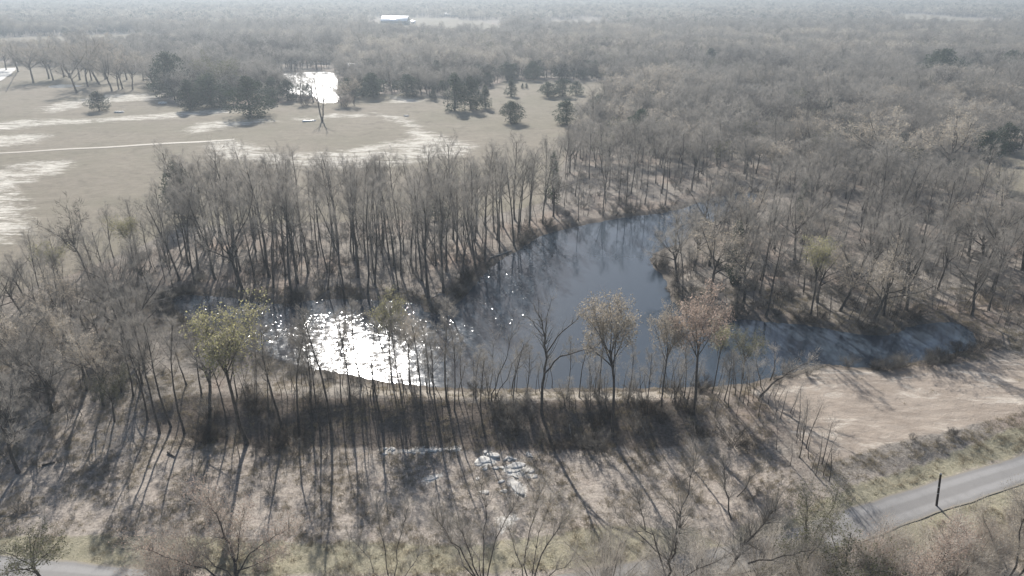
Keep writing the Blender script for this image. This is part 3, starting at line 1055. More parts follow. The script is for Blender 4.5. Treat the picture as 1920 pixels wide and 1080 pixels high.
# ---- single trees that can be told apart: photo foot (px, py), photo top row
HERO = [
    ('yellow0', 463, 830, 548, 'yellow-green leafy tree with thick pale trunk left of the dam', 0.95),
    ('slim0', 621, 800, 560, 'tall thin bare tree in front of the bright glint, left of the dam brush', 1.0),
    ('slim1', 657, 765, 585, 'slender bare tree just right of the tall thin one, before the glint', 1.0),
    ('slim2', 560, 792, 600, 'thin bare tree between the yellow-green tree and the tall thin tree', 1.0),
    ('slim3', 678, 722, 560, 'slender sapling tree at the water edge where the glint is brightest', 1.1),
    ('yellow1', 735, 716, 545, 'sparse greenish tree at the glinting water edge, near a forked trunk', 0.8),
    ('vasetan0', 770, 722, 590, 'forked tan tree standing right in the middle of the white glint', 0.9),
    ('slim1', 838, 752, 560, 'straight dark bare tree on the dam where the glint breaks into sparkles', 1.0),
    ('slim2', 868, 742, 640, 'short thin bare tree on the dam right of the glint', 1.0),
    ('vasetan1', 1148, 818, 556, 'round tan-leaved tree with a long clear trunk on the dam', 0.85),
    ('vasetan0', 1240, 768, 568, 'narrow sparse tan tree just left of the russet tree', 0.62),
    ('russet0', 1300, 778, 548, 'russet-leaved tree, the densest brown crown on the dam', 0.9),
    ('slim0', 1123, 742, 610, 'thin bare tree close behind the round tan tree', 1.0),
    ('yellow0', 1335, 738, 600, 'thin pale leafy tree just right of the russet tree', 0.6),
    ('olive0', 1392, 712, 600, 'pale grey-green low tree at the shore right of the russet tree', 0.8),
    ('yellow1', 1520, 590, 440, 'yellow-green leafy tree on the east bank above the narrow pond arm', 0.95),
    ('yellow0', 252, 508, 405, 'yellowish tree at the field edge above the left woods', 1.2),
    ('yellow1', 110, 560, 455, 'yellow-tan tree in the left woods below the pale sand corner', 1.2),
    ('olive0', 88, 1102, 985, 'grey-green leafy shrub tree at the bottom left corner beside the road', 1.3),
    ('olive0', 1585, 1108, 995, 'low olive green shrub tree at the bottom right beside the road', 1.6),
    ('olive0', 215, 790, 690, 'grey-green small tree beside the clearing on the left', 0.9),
    ('oak0', 34, 885, 690, 'dark thick trunk tree leaning at the left edge above the lower clearing', 0.9),
    ('oak2', 205, 610, 480, 'wide bare tree with dark spreading limbs amid the left woods', 1.0),
    ('forest0', 1655, 592, 400, 'tall thick-trunked bare tree behind the pond arm on the right', 1.0),
    ('oak1', 1822, 592, 440, 'thick bare tree above the right end of the pond arm', 1.0),
    ('tanoak0', 1815, 480, 355, 'pale tan crowned oak in the right woods near the clearing', 1.2),
    ('tanoak1', 1640, 330, 195, 'broad pale tan oak crown high in the right woods', 1.3),
    ('tanoak0', 1770, 330, 200, 'pale tan oak crown right of the broad one in the right woods', 1.3),
    ('tanoak1', 1500, 300, 195, 'pale whitish oak crown in the middle of the right woods', 1.1),
    ('tanoak1', 1225, 205, 128, 'pale whitish oak crown at the corner of the far field', 1.1),
    ('forest3', 505, 520, 300, 'tall dark bare tree at the left end of the far bank stand', 1.0),
    ('oak3', 455, 545, 330, 'thick dark bare trunk nearest the creek on the far bank', 0.8),
]
for pr, px, py, top, lab, sxy in HERO:
    b, h = at_px(px, py, top)
    kind = 'leafy_tree' if pr[:3] in ('yel', 'vas', 'rus', 'oli') else ('tan_oak' if pr.startswith('tan') else 'bare_tree')
    place(kind, pr, lab, 'tree', b, h, sc_xy=sxy)
    KEEP.append((b[0], b[1], 3.0))

# ---- six bare trees whose long shadows cross the lower clearing
LS = [(277, 787, 600, 'first'), (299, 812, 600, 'second'), (321, 800, 590, 'third'), (346, 812, 610, 'fourth'), (395, 768, 590, 'fifth'), (426, 806, 640, 'sixth')]
for i, (px, py, top, o) in enumerate(LS):
    b, h = at_px(px, py, top)
    place('bare_tree', ('slim1', 'slim0', 'slim3', 'slim2', 'oak1', 'slim1')[i], '%s from the left of six bare trees casting long shadows over the clearing' % o, 'tree', b, h, rz=i * 1.3, group='bare trees above the lower clearing')
    KEEP.append((b[0], b[1], 3.0))


# ---- the thin row along the dam
ROW = [(505, 770, 640), (528, 800, 620), (582, 748, 600), (601, 812, 640), (640, 755, 620), (700, 745, 600), (716, 790, 640), (752, 742, 590), (790, 760, 610), (806, 738, 600),
       (822, 790, 640), (852, 770, 610), (892, 748, 640), (905, 800, 660), (962, 760, 640), (986, 742, 650), (1062, 750, 640), (1086, 745, 630), (1180, 745, 650), (1212, 790, 660),
       (1282, 748, 640), (1358, 752, 660), (480, 722, 590), (445, 745, 600), (378, 740, 590), (350, 722, 590), (250, 742, 600), (228, 735, 610)]
rgr = random.Random(77)
for i, (px, py, top) in enumerate(ROW):
    b, h = at_px(px, py, top)
    place('bare_tree', rgr.choice(('slim0', 'slim1', 'slim2', 'slim3', 'forest1')), 'slender bare tree in the thin row along the dam and its left end', 'tree', b, h * rgr.uniform(0.95, 1.1), sc_xy=rgr.uniform(0.8, 1.1), group='slender bare trees along the dam', tilt=(rgr.gauss(0, 0.04), rgr.gauss(0, 0.04)))
    KEEP.append((b[0], b[1], 1.5))


# ---- woods of single bare trees
def scatter_in(P, spacing, seed, avoid=None, tries=6000, margin=0.5):
    rg = random.Random(seed)
    lo, hi = P.min(0), P.max(0)
    C = np.array([[rg.uniform(lo[0], hi[0]), rg.uniform(lo[1], hi[1])] for _ in range(tries)])
    ok = (sdf(P, C[:, 0], C[:, 1]) > margin) & (sdf(POND, C[:, 0], C[:, 1]) < -1.2)
    C = C[ok]
    out = []
    for c in C:
        s = spacing * rg.uniform(0.75, 1.3)
        if all((c[0] - q[0]) ** 2 + (c[1] - q[1]) ** 2 > s * s for q in out) and all((c[0] - k[0]) ** 2 + (c[1] - k[1]) ** 2 > k[2] ** 2 for k in KEEP):
            out.append((float(c[0]), float(c[1])))
    return out


ZN = poly([(335, 445), (450, 428), (900, 415), (1012, 398), (1010, 436), (930, 486), (880, 535), (840, 572), (700, 558), (610, 556), (520, 566), (420, 552), (330, 545)], 0.5)
ZE = poly([(1012, 398), (1040, 335), (1120, 318), (1270, 318), (1340, 350), (1258, 392), (1160, 402), (1080, 418), (1015, 432)], 0.5)
ZL = poly([(-160, 640), (0, 568), (130, 528), (335, 445), (330, 545), (300, 575), (292, 640), (305, 700), (250, 740), (120, 790), (-60, 860), (-260, 860), (-260, 680)], 0.5)
ZR = poly([(1300, 428), (1295, 455), (1262, 520), (1262, 550), (1290, 585), (1400, 592), (1520, 602), (1610, 618), (1665, 618), (1710, 598), (1795, 590), (1850, 606), (1920, 632), (2080, 650), (2180, 560), (2060, 420), (1900, 400), (1450, 400)], 0.5)
WOODS = [
    (ZN, 4.3, 21, ('forest0', 'forest1', 'forest2', 'forest3', 'forest4', 'slim0', 'slim2', 'slim3'), (18, 24.5),
     'bare grey tree in the tall stand between the field and the pond', 'bare trees of the far bank stand', 82),
    (ZE, 5.6, 22, ('forest1', 'forest2', 'forest4', 'oak0', 'slim1'), (15, 20),
     'bare tree in the stand behind the far right end of the pond', 'bare trees behind the upper end of the pond', 22),
    (ZL, 5.6, 23, ('oak0', 'oak1', 'oak2', 'oak3', 'forest0', 'forest3', 'tanoak0', 'slim2'), (11, 16.5),
     'bare grey-brown tree in the dense woods left of the pond', 'bare trees of the left woods', 58),
    (ZR, 5.0, 24, ('forest0', 'forest2', 'forest4', 'oak1', 'oak3', 'slim0', 'slim3', 'tanoak1'), (14, 21),
     'bare tree in the open woods on the slope right of the pond', 'bare trees of the right bank woods', 70),
]
ORD = ['first', 'second', 'third', 'fourth', 'fifth', 'sixth', 'seventh', 'eighth', 'ninth', 'tenth', 'eleventh', 'twelfth',
       'thirteenth', 'fourteenth', 'fifteenth', 'sixteenth', 'seventeenth', 'eighteenth', 'nineteenth', 'twentieth']
EXTRA = []
for P, sp_, seed, protos, hr, lab, grp, cap in WOODS:
    rg = random.Random(seed)
    pts = scatter_in(P, sp_, seed)[:int(cap * 1.5)]
    pts.sort(key=lambda q: q[1])
    for x, y in pts[cap:]:
        EXTRA.append((x, y, rg.choice((13, 14, 15, 16)), rg.uniform(*hr) / 20))
    pts = pts[:cap]
    for x, y in pts:
        z = H1(x, y)
        place('bare_tree', rg.choice(protos), lab, 'tree', (x, y, z), rg.uniform(*hr), sc_xy=rg.uniform(0.75, 1.05), group=grp, tilt=(rg.gauss(0, 0.035), rg.gauss(0, 0.035)))
print('woods placed')

# ---- evergreens of the field and the woods
EVG = [
    ('junr0', 325, 180, 98, 70, 'dark broad evergreen, the tallest at the left of the field clump'),
    ('junc0', 358, 206, 152, 52, 'low dark cedar at the front left of the field clump'),
    ('junr1', 398, 200, 140, 70, 'dark cedar in the middle of the field clump before a pale crown'),
    ('junr2', 470, 217, 145, 88, 'broad dark evergreen at the front right of the field clump'),
    ('junc1', 512, 186, 146, 46, 'dark cedar beside the left shore of the far pond'),
    ('junr1', 540, 188, 150, 42, 'low dark evergreen bush below the far pond left shore'),
    ('junr0', 763, 181, 140, 54, 'dark evergreen in front of the wood edge right of the far pond'),
    ('junr2', 700, 182, 138, 56, 'grey-green evergreen left of the dark one at the wood edge'),
    ('junc2', 853, 207, 138, 48, 'tall dark cedar on the left of the clump in the mid field'),
    ('junr1', 882, 206, 146, 46, 'rounded cedar in the middle of the mid field clump'),
    ('junc1', 910, 203, 162, 30, 'small cedar at the right end of the mid field clump'),
    ('junc0', 958, 181, 150, 30, 'single small conical cedar standing above the half-bare one'),
    ('junr0', 957, 231, 190, 48, 'low cedar beneath a bare tree alone in the field'),
    ('junc2', 980, 166, 156, 8, 'tiny left one of two round shrubs at the back of the field'),
    ('junc1', 987, 166, 156, 8, 'tiny right one of two round shrubs at the back of the field'),
    ('junr1', 1026, 182, 154, 36, 'left cedar of the dark row at the back of the field'),
    ('junr0', 1055, 181, 148, 42, 'tallest middle cedar of the dark row at the back of the field'),
    ('junr2', 1080, 178, 153, 28, 'right cedar of the dark row at the back of the field'),
    ('junc0', 1146, 168, 149, 20, 'small dark cedar alone right of the dark row'),
    ('junr1', 1062, 232, 188, 50, 'green rounded cedar at the right end of the field by the woods'),
    ('junr0', 1122, 222, 176, 52, 'green cedar in the wood edge right of the rounded cedar'),
    ('junc2', 814, 187, 163, 18, 'small narrow cedar left of the mid field clump'),
    ('junr2', 187, 208, 172, 36, 'dark rounded shrub under a bare crown alone in the left field'),
    ('junc0', 1036, 382, 288, 34, 'dark evergreen among bare trees behind the pond head'),
    ('junr1', 345, 412, 305, 70, 'dark evergreen crown at the field corner of the far bank stand'),
    ('junr0', 1200, 272, 205, 54, 'dark green cedar in the woods above the pond head'),
    ('junc1', 1498, 420, 338, 32, 'dark narrow cedar in the right woods above the yellow-green tree'),
    ('junr2', 1370, 530, 418, 44, 'olive green cedar behind the brushy point on the right'),
    ('junr0', 1842, 298, 246, 58, 'dark cedar at the left edge of the right clearing'),
    ('junr1', 1878, 286, 232, 54, 'dark cedar behind the other at the right clearing'),
    ('junr0', 1762, 160, 92, 80, 'broad dark evergreen in the far right woods'),
    ('junr2', 1888, 146, 96, 70, 'dark evergreen at the far right edge of the woods'),
    ('junc2', 1725, 156, 122, 26, 'small dark cedar left of the broad far right evergreen'),
    ('junc0', 1330, 130, 92, 40, 'dark cedar amid the distant woods in the upper right middle'),
    ('junr1', 950, 150, 118, 44, 'dark cedar along the wood edge behind the back of the field'),
    ('junr2', 1000, 150, 116, 40, 'second dark cedar along the wood edge behind the field'),
]
for pr, px, py, top, wpx, lab in EVG:
    b, h = at_px(px, py, top)
    h = max(h, 1.2)
    h0, (a_, c_) = PR[pr]
    w0 = 5.5 if pr.startswith('junc') else 8.5
    wm = wpx * px_m(b)
    place('evergreen_tree', pr, lab, 'tree', b, h, sc_xy=(wm / w0) / (h / h0))
    KEEP.append((b[0], b[1], wm * 0.45))

# ---- the open grove at the upper left and trees of the far pond
GROVE = [(34, 135, 72), (63, 156, 78), (92, 148, 74), (100, 151, 86), (120, 145, 70), (130, 146, 82), (144, 174, 92), (165, 163, 84), (186, 159, 62),
         (210, 171, 92), (223, 168, 104), (230, 167, 96), (249, 168, 104), (269, 152, 100), (294, 167, 104), (172, 151, 84), (198, 149, 70), (12, 132, 78), (238, 150, 84), (150, 150, 76)]
GROVE.sort()
for i, (px, py, top) in enumerate(GROVE):
    b, h = at_px(px, py, top)
    place('bare_tree', ('oak%d' % (i % 4)) if i % 3 else ('tanoak%d' % (i % 2)), 'bare lawn tree, %s from the left in the open grove' % ORD[i], 'tree', b, h * 1.12, sc_xy=1.15, group='trees of the open grove')
    KEEP.append((b[0], b[1], 3))
MISC = [
    ('olive0', 430, 186, 92, 'large grey-green crown rising behind the field clump', 1.25),
    ('oak3', 388, 172, 96, 'bare crown between the tall evergreen and the large grey-green crown', 1.3),
    ('oak2', 505, 180, 118, 'grey bare crown at the left shore of the far pond behind cedars', 1.2),
    ('slim1', 566, 190, 136, 'thin bare tree before the left half of the far pond', 2.4),
    ('slim2', 588, 192, 138, 'thin bare tree before the middle of the far pond', 2.4),
    ('slim0', 574, 186, 146, 'spindly bare tree between two others before the far pond', 2.2),
    ('tanoak1', 640, 197, 150, 'reddish bare tree at the right shore of the far pond', 1.0),
    ('tanoak0', 664, 196, 140, 'reddish bare tree right of the other at the far pond', 1.0),
    ('oak2', 187, 207, 158, 'bare tan crown over the dark shrub alone in the left field', 0.9),
    ('oak0', 957, 230, 178, 'bare tree growing out of a low cedar alone in the field', 1.0),
    ('oak3', 905, 200, 150, 'grey bare tree beside the mid field cedar clump', 0.9),
    ('oak2', 840, 205, 150, 'pale bare tree at the left edge of the mid field cedar clump', 0.8),
]
for pr, px, py, top, lab, sxy in MISC:
    b, h = at_px(px, py, top)
    place('bare_tree', pr, lab, 'tree', b, h, sc_xy=sxy)
    KEEP.append((b[0], b[1], 3))


# ---- trees with a shape of their own
def custom_tree(name, label, px, py, limbs, seed, twig='twig', bark='bark', nblade=1500, bw=0.024, bl=(0.4, 1.1), leaf=None, nleaf=0, lsize=0.2, sub=7, depth_jit=0.25, slen=0.22):
    """limbs: list of pixel paths [(px,py)...], radius in metres at start; the limbs stand in 3D with random depth"""
    b = G(px, py)
    rg = random.Random(seed)
    rng = np.random.default_rng(seed)
    k = px_m(b)
    tm, cm = MB(), MB()
    tips, tipd = [], []
    for path, r0 in limbs:
        pts = []
        dep = 0.0
        dv = rg.uniform(-1, 1) * depth_jit
        for i, (qx, qy) in enumerate(path):
            hh = height_to(qx, b, qy)
            xx = (qx - px) * k
            L = math.hypot(xx, hh)
            pts.append((xx, dv * L * (0 if len(pts) == 0 and hh < 0.6 else 1), hh))
        pts = np.array(pts)
        if abs(pts[0][2]) < 0.8:
            pts[0] = (pts[0][0], 0, -0.3)
        seg = [pts[0]]
        for i in range(len(pts) - 1):
            for q in (0.33, 0.66, 1.0):
                p = pts[i] * (1 - q) + pts[i + 1] * q
                if q < 1:
                    p = p + rng.normal(size=3) * 0.03 * np.linalg.norm(pts[i + 1] - pts[i])
                seg.append(p)
        seg = np.array(seg)
        tm.chain(seg, np.linspace(r0, r0 * 0.2, len(seg)), 6)
        tot = np.linalg.norm(np.diff(seg, axis=0), axis=1).sum()
        n = len(seg)
        for j in range(int(sub * tot / 4) + 2):
            i0 = rg.randrange(max(1, n // 3), n)
            d = seg[i0] - seg[i0 - 1]
            d = d / (np.linalg.norm(d) + 1e-9)
            sd = np.array(side_dir(tuple(d), math.radians(rg.uniform(20, 55)), rg.uniform(0, 6.28))) + np.array([0, 0, 0.2])
            sl = tot * slen * rg.uniform(0.5, 1.3)
            p = seg[i0]
            q = [p]
            for _ in range(3):
                sd = sd + rng.normal(size=3) * 0.15
                sd /= np.linalg.norm(sd)
                p = p + sd * sl / 3
                q.append(p)
                tips.append(p); tipd.append(sd)
            cm.chain(q, np.linspace(max(0.02, r0 * 0.25), 0.01, 4), 3, cap=False)
        tips.append(seg[-1]); tipd.append(seg[-1] - seg[-2])
    tips = np.array(tips)
    tipd = np.array(tipd)
    tipd /= np.linalg.norm(tipd, axis=1)[:, None]
    ix = rng.integers(0, len(tips), nblade)
    cm.blades(tips[ix] + rng.normal(size=(nblade, 3)) * 0.22, tipd[ix] + rng.normal(size=(nblade, 3)) * 0.5 + np.array([0, 0, 0.15]), rng.uniform(bl[0], bl[1], nblade), np.full(nblade, bw), rng, 0)
    mats = [M[twig]]
    if leaf:
        ix = rng.integers(0, len(tips), nleaf)
        cm.leaves(tips[ix] + rng.normal(size=(nleaf, 3)) * 0.45, rng.uniform(0.7, 1.3, nleaf) * lsize, rng.uniform(0.5, 0.9, nleaf) * lsize, rng, 1)
        mats.append(M[leaf])
    t = thing(name, label, 'tree', b)
    link('trunk', tm.mesh(name + '_trunk', [M[bark]]), t)
    link('crown', cm.mesh(name + '_crown', mats), t)
    KEEP.append((b[0], b[1], 3))
    return t


custom_tree('bare_tree', 'forked bare tree on the dam with one long limb reaching right', 1015, 772,
            [([(1015, 772), (1016, 715), (1022, 668), (1018, 625), (1006, 580)], 0.26), ([(1019, 690), (1045, 655), (1085, 640), (1108, 632)], 0.15),
             ([(1022, 660), (1040, 630), (1065, 605), (1085, 585)], 0.12), ([(1020, 640), (1022, 600), (1030, 570)], 0.09), ([(1014, 610), (995, 580), (985, 570)], 0.07)], 71, nblade=900)
custom_tree('bare_tree', 'low bare tree with a trunk curving right at the end of the dam', 1424, 745,
            [([(1424, 745), (1440, 715), (1462, 690), (1490, 668)], 0.2), ([(1440, 715), (1445, 690), (1440, 662)], 0.11), ([(1430, 735), (1415, 700), (1405, 670)], 0.1), ([(1455, 697), (1480, 700), (1510, 688)], 0.08)], 72, nblade=1700, twig='twig_tan')
custom_tree('bare_tree', 'leaning bare saplings in a clump on the dam left of the forked tree', 920, 752,
            [([(920, 752), (935, 700), (955, 640), (962, 615)], 0.1), ([(918, 752), (912, 700), (900, 660)], 0.08), ([(925, 752), (960, 690), (1000, 640)], 0.08), ([(915, 752), (925, 690), (930, 640)], 0.07)], 73, nblade=800)
custom_tree('dead_tree', 'bare forked tree alone in the field in front of the far pond', 604, 228,
            [([(604, 228), (600, 205), (597, 180), (594, 150)], 0.42), ([(605, 226), (609, 205), (613, 185), (615, 160)], 0.40), ([(598, 190), (590, 170), (588, 155)], 0.2), ([(612, 190), (622, 172), (628, 160)], 0.2)], 74, nblade=220, bw=0.06, bl=(0.8, 2.2), sub=3)
# close trees along the bottom, rooted below the frame
custom_tree('russet_tree', 'pinkish russet tree with spreading limbs at the bottom left', 445, 1085,
            [([(445, 1085), (448, 1040), (440, 980), (430, 925)], 0.17), ([(443, 1078), (410, 1040), (375, 1000), (345, 960)], 0.11), ([(448, 1075), (480, 1035), (520, 1010), (560, 985)], 0.11),
             ([(445, 1060), (465, 1010), (490, 950)], 0.09), ([(443, 1060), (425, 1000), (390, 945)], 0.09), ([(447, 1070), (500, 1050), (545, 1030)], 0.08), ([(442, 1078), (390, 1060), (345, 1030)], 0.08)],
            75, twig='twig_tan', nblade=9000, leaf='leaf_russet', nleaf=7000, lsize=0.16, sub=20, bl=(0.25, 0.8), bw=0.018, depth_jit=0.5)
custom_tree('bare_tree', 'many-stemmed bare tree fanning up at the bottom centre', 905, 1105,
            [([(905, 1105), (875, 1040), (845, 985), (825, 950)], 0.1), ([(903, 1105), (890, 1040), (880, 980), (870, 945)], 0.1), ([(906, 1105), (908, 1040), (912, 980), (905, 945)], 0.1), ([(908, 1105), (925, 1040), (950, 985), (970, 955)], 0.09),
             ([(902, 1105), (860, 1050), (820, 1010)], 0.08), ([(904, 1105), (900, 1050), (850, 990)], 0.07)], 76, nblade=6000, bl=(0.3, 0.9), bw=0.018, sub=18, twig='twig_tan', depth_jit=0.4)
custom_tree('bare_tree', 'many-stemmed bare tree leaning right at the bottom, beside the fanning one', 990, 1110,
            [([(990, 1110), (985, 1050), (1000, 1000), (1010, 960)], 0.09), ([(992, 1110), (1015, 1050), (1045, 1010), (1065, 985)], 0.09), ([(990, 1110), (1005, 1050), (1030, 985)], 0.08), ([(994, 1110), (1040, 1060), (1085, 1030)], 0.08), ([(988, 1110), (970, 1050), (955, 1005)], 0.07)],
            77, nblade=6000, bl=(0.3, 0.9), bw=0.018, sub=18, twig='twig_tan', leaf='leaf_yellow', nleaf=500, lsize=0.1, depth_jit=0.4)
custom_tree('bare_tree', 'thin spindly bare shrub tree at the bottom left of centre', 735, 1110,
            [([(735, 1110), (725, 1050), (715, 1010), (712, 985)], 0.06), ([(736, 1110), (745, 1050), (760, 1010), (770, 985)], 0.06), ([(733, 1110), (700, 1050), (670, 1015)], 0.05), ([(737, 1110), (775, 1055), (800, 1020)], 0.05), ([(734, 1110), (655, 1040)], 0.05)],
            78, nblade=3500, bl=(0.3, 0.8), bw=0.016, sub=14, depth_jit=0.4)
custom_tree('bare_tree', 'tall grey bare tree at the bottom right of centre, dense twigs', 1245, 1120,
            [([(1245, 1120), (1240, 1040), (1232, 960), (1225, 890)], 0.15), ([(1243, 1080), (1215, 1010), (1185, 950), (1170, 910)], 0.1), ([(1246, 1080), (1265, 1010), (1285, 940), (1295, 900)], 0.1), ([(1244, 1060), (1190, 1020), (1150, 990)], 0.08), ([(1245, 1060), (1290, 1010), (1320, 960)], 0.08),
             ([(1243, 1090), (1180, 1060), (1130, 1040)], 0.07)], 79, nblade=9000, bl=(0.3, 0.9), bw=0.018, sub=18, depth_jit=0.5)
custom_tree('bare_tree', 'crooked dark bare tree with heavy forked limbs over the road', 1352, 1095,
            [([(1352, 1095), (1362, 1050), (1368, 1000), (1390, 950), (1400, 915)], 0.2), ([(1360, 1060), (1330, 1075), (1310, 1090)], 0.12), ([(1362, 1050), (1395, 1030), (1440, 1055)], 0.12), ([(1368, 1005), (1355, 960), (1350, 920)], 0.1), ([(1375, 1020), (1420, 985), (1455, 960)], 0.1), ([(1380, 975), (1420, 940)], 0.08)],
            80, nblade=8000, bl=(0.3, 0.9), bw=0.018, sub=18, depth_jit=0.5)
custom_tree('leafy_tree', 'yellow-brown sparse leaved tree at the bottom beside the road bend', 1495, 1100,
            [([(1495, 1100), (1495, 1040), (1485, 980), (1478, 940)], 0.12), ([(1497, 1080), (1520, 1030), (1550, 990), (1560, 955)], 0.09), ([(1494, 1080), (1470, 1030), (1440, 1000)], 0.08), ([(1495, 1050), (1510, 990), (1520, 950)], 0.07), ([(1493, 1085), (1450, 1060), (1420, 1050)], 0.07)],
            81, twig='twig_tan', nblade=6000, leaf='leaf_olive', nleaf=4500, lsize=0.15, bl=(0.25, 0.8), bw=0.018, sub=18, depth_jit=0.5)
custom_tree('russet_tree', 'russet leaved low tree under the roadside pole at the bottom right', 1725, 1105,
            [([(1725, 1105), (1720, 1050), (1710, 1000), (1705, 965)], 0.1), ([(1727, 1090), (1755, 1050), (1775, 1010)], 0.08), ([(1723, 1090), (1690, 1045), (1660, 1010)], 0.08), ([(1725, 1080), (1740, 1020), (1750, 980)], 0.07), ([(1722, 1095), (1670, 1070), (1640, 1050)], 0.07), ([(1728, 1095), (1785, 1070), (1815, 1045)], 0.07)],
            82, twig='twig_tan', nblade=7000, leaf='leaf_russet', nleaf=6500, lsize=0.16, bl=(0.25, 0.8), bw=0.018, sub=20, depth_jit=0.5)
custom_tree('leafy_tree', 'pale tan leaved tree at the bottom right corner', 1890, 1100,
            [([(1890, 1100), (1885, 1040), (1870, 980), (1865, 940)], 0.12), ([(1892, 1080), (1915, 1030), (1935, 970)], 0.1), ([(1889, 1080), (1860, 1040), (1840, 1000)], 0.08), ([(1890, 1060), (1900, 990), (1905, 935)], 0.08), ([(1888, 1090), (1850, 1070), (1825, 1060)], 0.06)],
            83, twig='twig_tan', nblade=7000, leaf='leaf_tan', nleaf=4500, lsize=0.15, bl=(0.25, 0.8), bw=0.018, sub=18, depth_jit=0.5)

for nm, tw, lf, nlf in (('grey', 'twig_tan', None, 0), ('tan', 'twig_tan', 'leaf_tan', 3500), ('rus', 'twig_tan', 'leaf_russet', 5000), ('oli', 'twig', 'leaf_olive', 4500)):
    PR['shrub' + nm] = (7, bush_meshes('shrub', 650 + len(nm) + nlf % 7, 7, 8, stems=34, nblade=4800, twig=tw, bw=0.022, leaf=lf, nleaf=nlf, lsize=0.15))
SHR = [
    ('shrubrus', 1640, 1098, 6.5, 'russet shrub beside the olive shrub at the bottom right'), ('shrubtan', 1790, 1085, 6.5, 'tan shrub below the roadside pole, right of the russet tree'),
    ('shrubrus', 1850, 1050, 5.0, 'pinkish shrub on the right roadside bank above the tan corner tree'), ('shrubtan', 1925, 1030, 6.0, 'tan shrub cut by the right edge beside the roadside bank'),
    ('shrubgrey', 1430, 1105, 7.0, 'grey bare shrub right of the crooked dark tree at the bottom'), ('shrubgrey', 1135, 1115, 6.5, 'grey bare shrub at the bottom left of the tall grey tree'),

    ('shrubrus', 330, 1112, 6.5, 'low russet shrub at the bottom left of the spreading russet tree'), ('shrubgrey', 1305, 1125, 7.5, 'grey bare shrub at the bottom between two tall bare trees'),
    ('shrubtan', 1540, 1120, 6.5, 'tan shrub at the bottom between the yellow-brown tree and olive shrub'), ('shrubgrey', 1690, 1080, 5.0, 'grey shrub in front of the road below the pole'),

]
for pr, px, py, h, lab in SHR:
    b = G(px, py)
    place('shrub', pr, lab, 'shrub', b, h, parts=('stems', 'twigs'), sc_xy=1.05)

# ---- single bushes
BUSH = [
    ('bushdark', 1232, 500, 3.2, 'dark rounded brush hanging over the water at the point on the right'),
    ('bushdark', 1265, 525, 3.0, 'dark brush on the shore just below the brushy point'),
    ('bush0', 1690, 690, 2.6, 'grey brush on the near shore of the pond arm'),
    ('bush1', 1740, 688, 2.2, 'grey brush right of another on the near shore of the pond arm'),
    ('bush2', 1645, 693, 2.2, 'low brush beside a pale stick at the near shore of the pond arm'),
    ('bushdark', 1800, 662, 2.4, 'dark brush where the pond arm narrows at the right'),
    ('bushdark', 1842, 652, 2.6, 'dark brush closing the right end of the pond arm'),
    ('bush2', 1590, 690, 2.4, 'grey brush at the left of the brush on the near shore of the pond arm'),
    ('bush3', 1245, 785, 2.3, 'dark bush at the foot of the narrow tan tree'),
    ('bushdark', 480, 775, 2.6, 'dark brush at the left end of the dam slope'),
    ('bushdark', 1785, 818, 1.2, 'small black-looking bush on the bank above the road verge'),
    ('bushdark', 545, 575, 2.8, 'dark brush overhanging the left pond arm on the far shore'),
    ('bush1', 820, 590, 3.2, 'large grey brush where the far shore turns up'),
    ('bushdark', 880, 530, 3.0, 'dark brush along the far shore below the tall stand'),
    ('bushdark', 574, 198, 6.0, 'dark brush at the front shore of the far pond left of the forked field tree'),
    ('bushrus', 648, 200, 7.0, 'reddish brush at the front right shore of the far pond'),
    ('bushrus', 1900, 985, 2.0, 'pinkish bush on the right roadside bank'),
    ('bushrus', 1850, 1000, 1.8, 'tan bush left of the pinkish one on the right roadside bank'),
]
for pr, px, py, h, lab in BUSH:
    b = G(px, py)
    place('bush', pr, lab, 'bush', b, h, parts=('stems', 'twigs'))

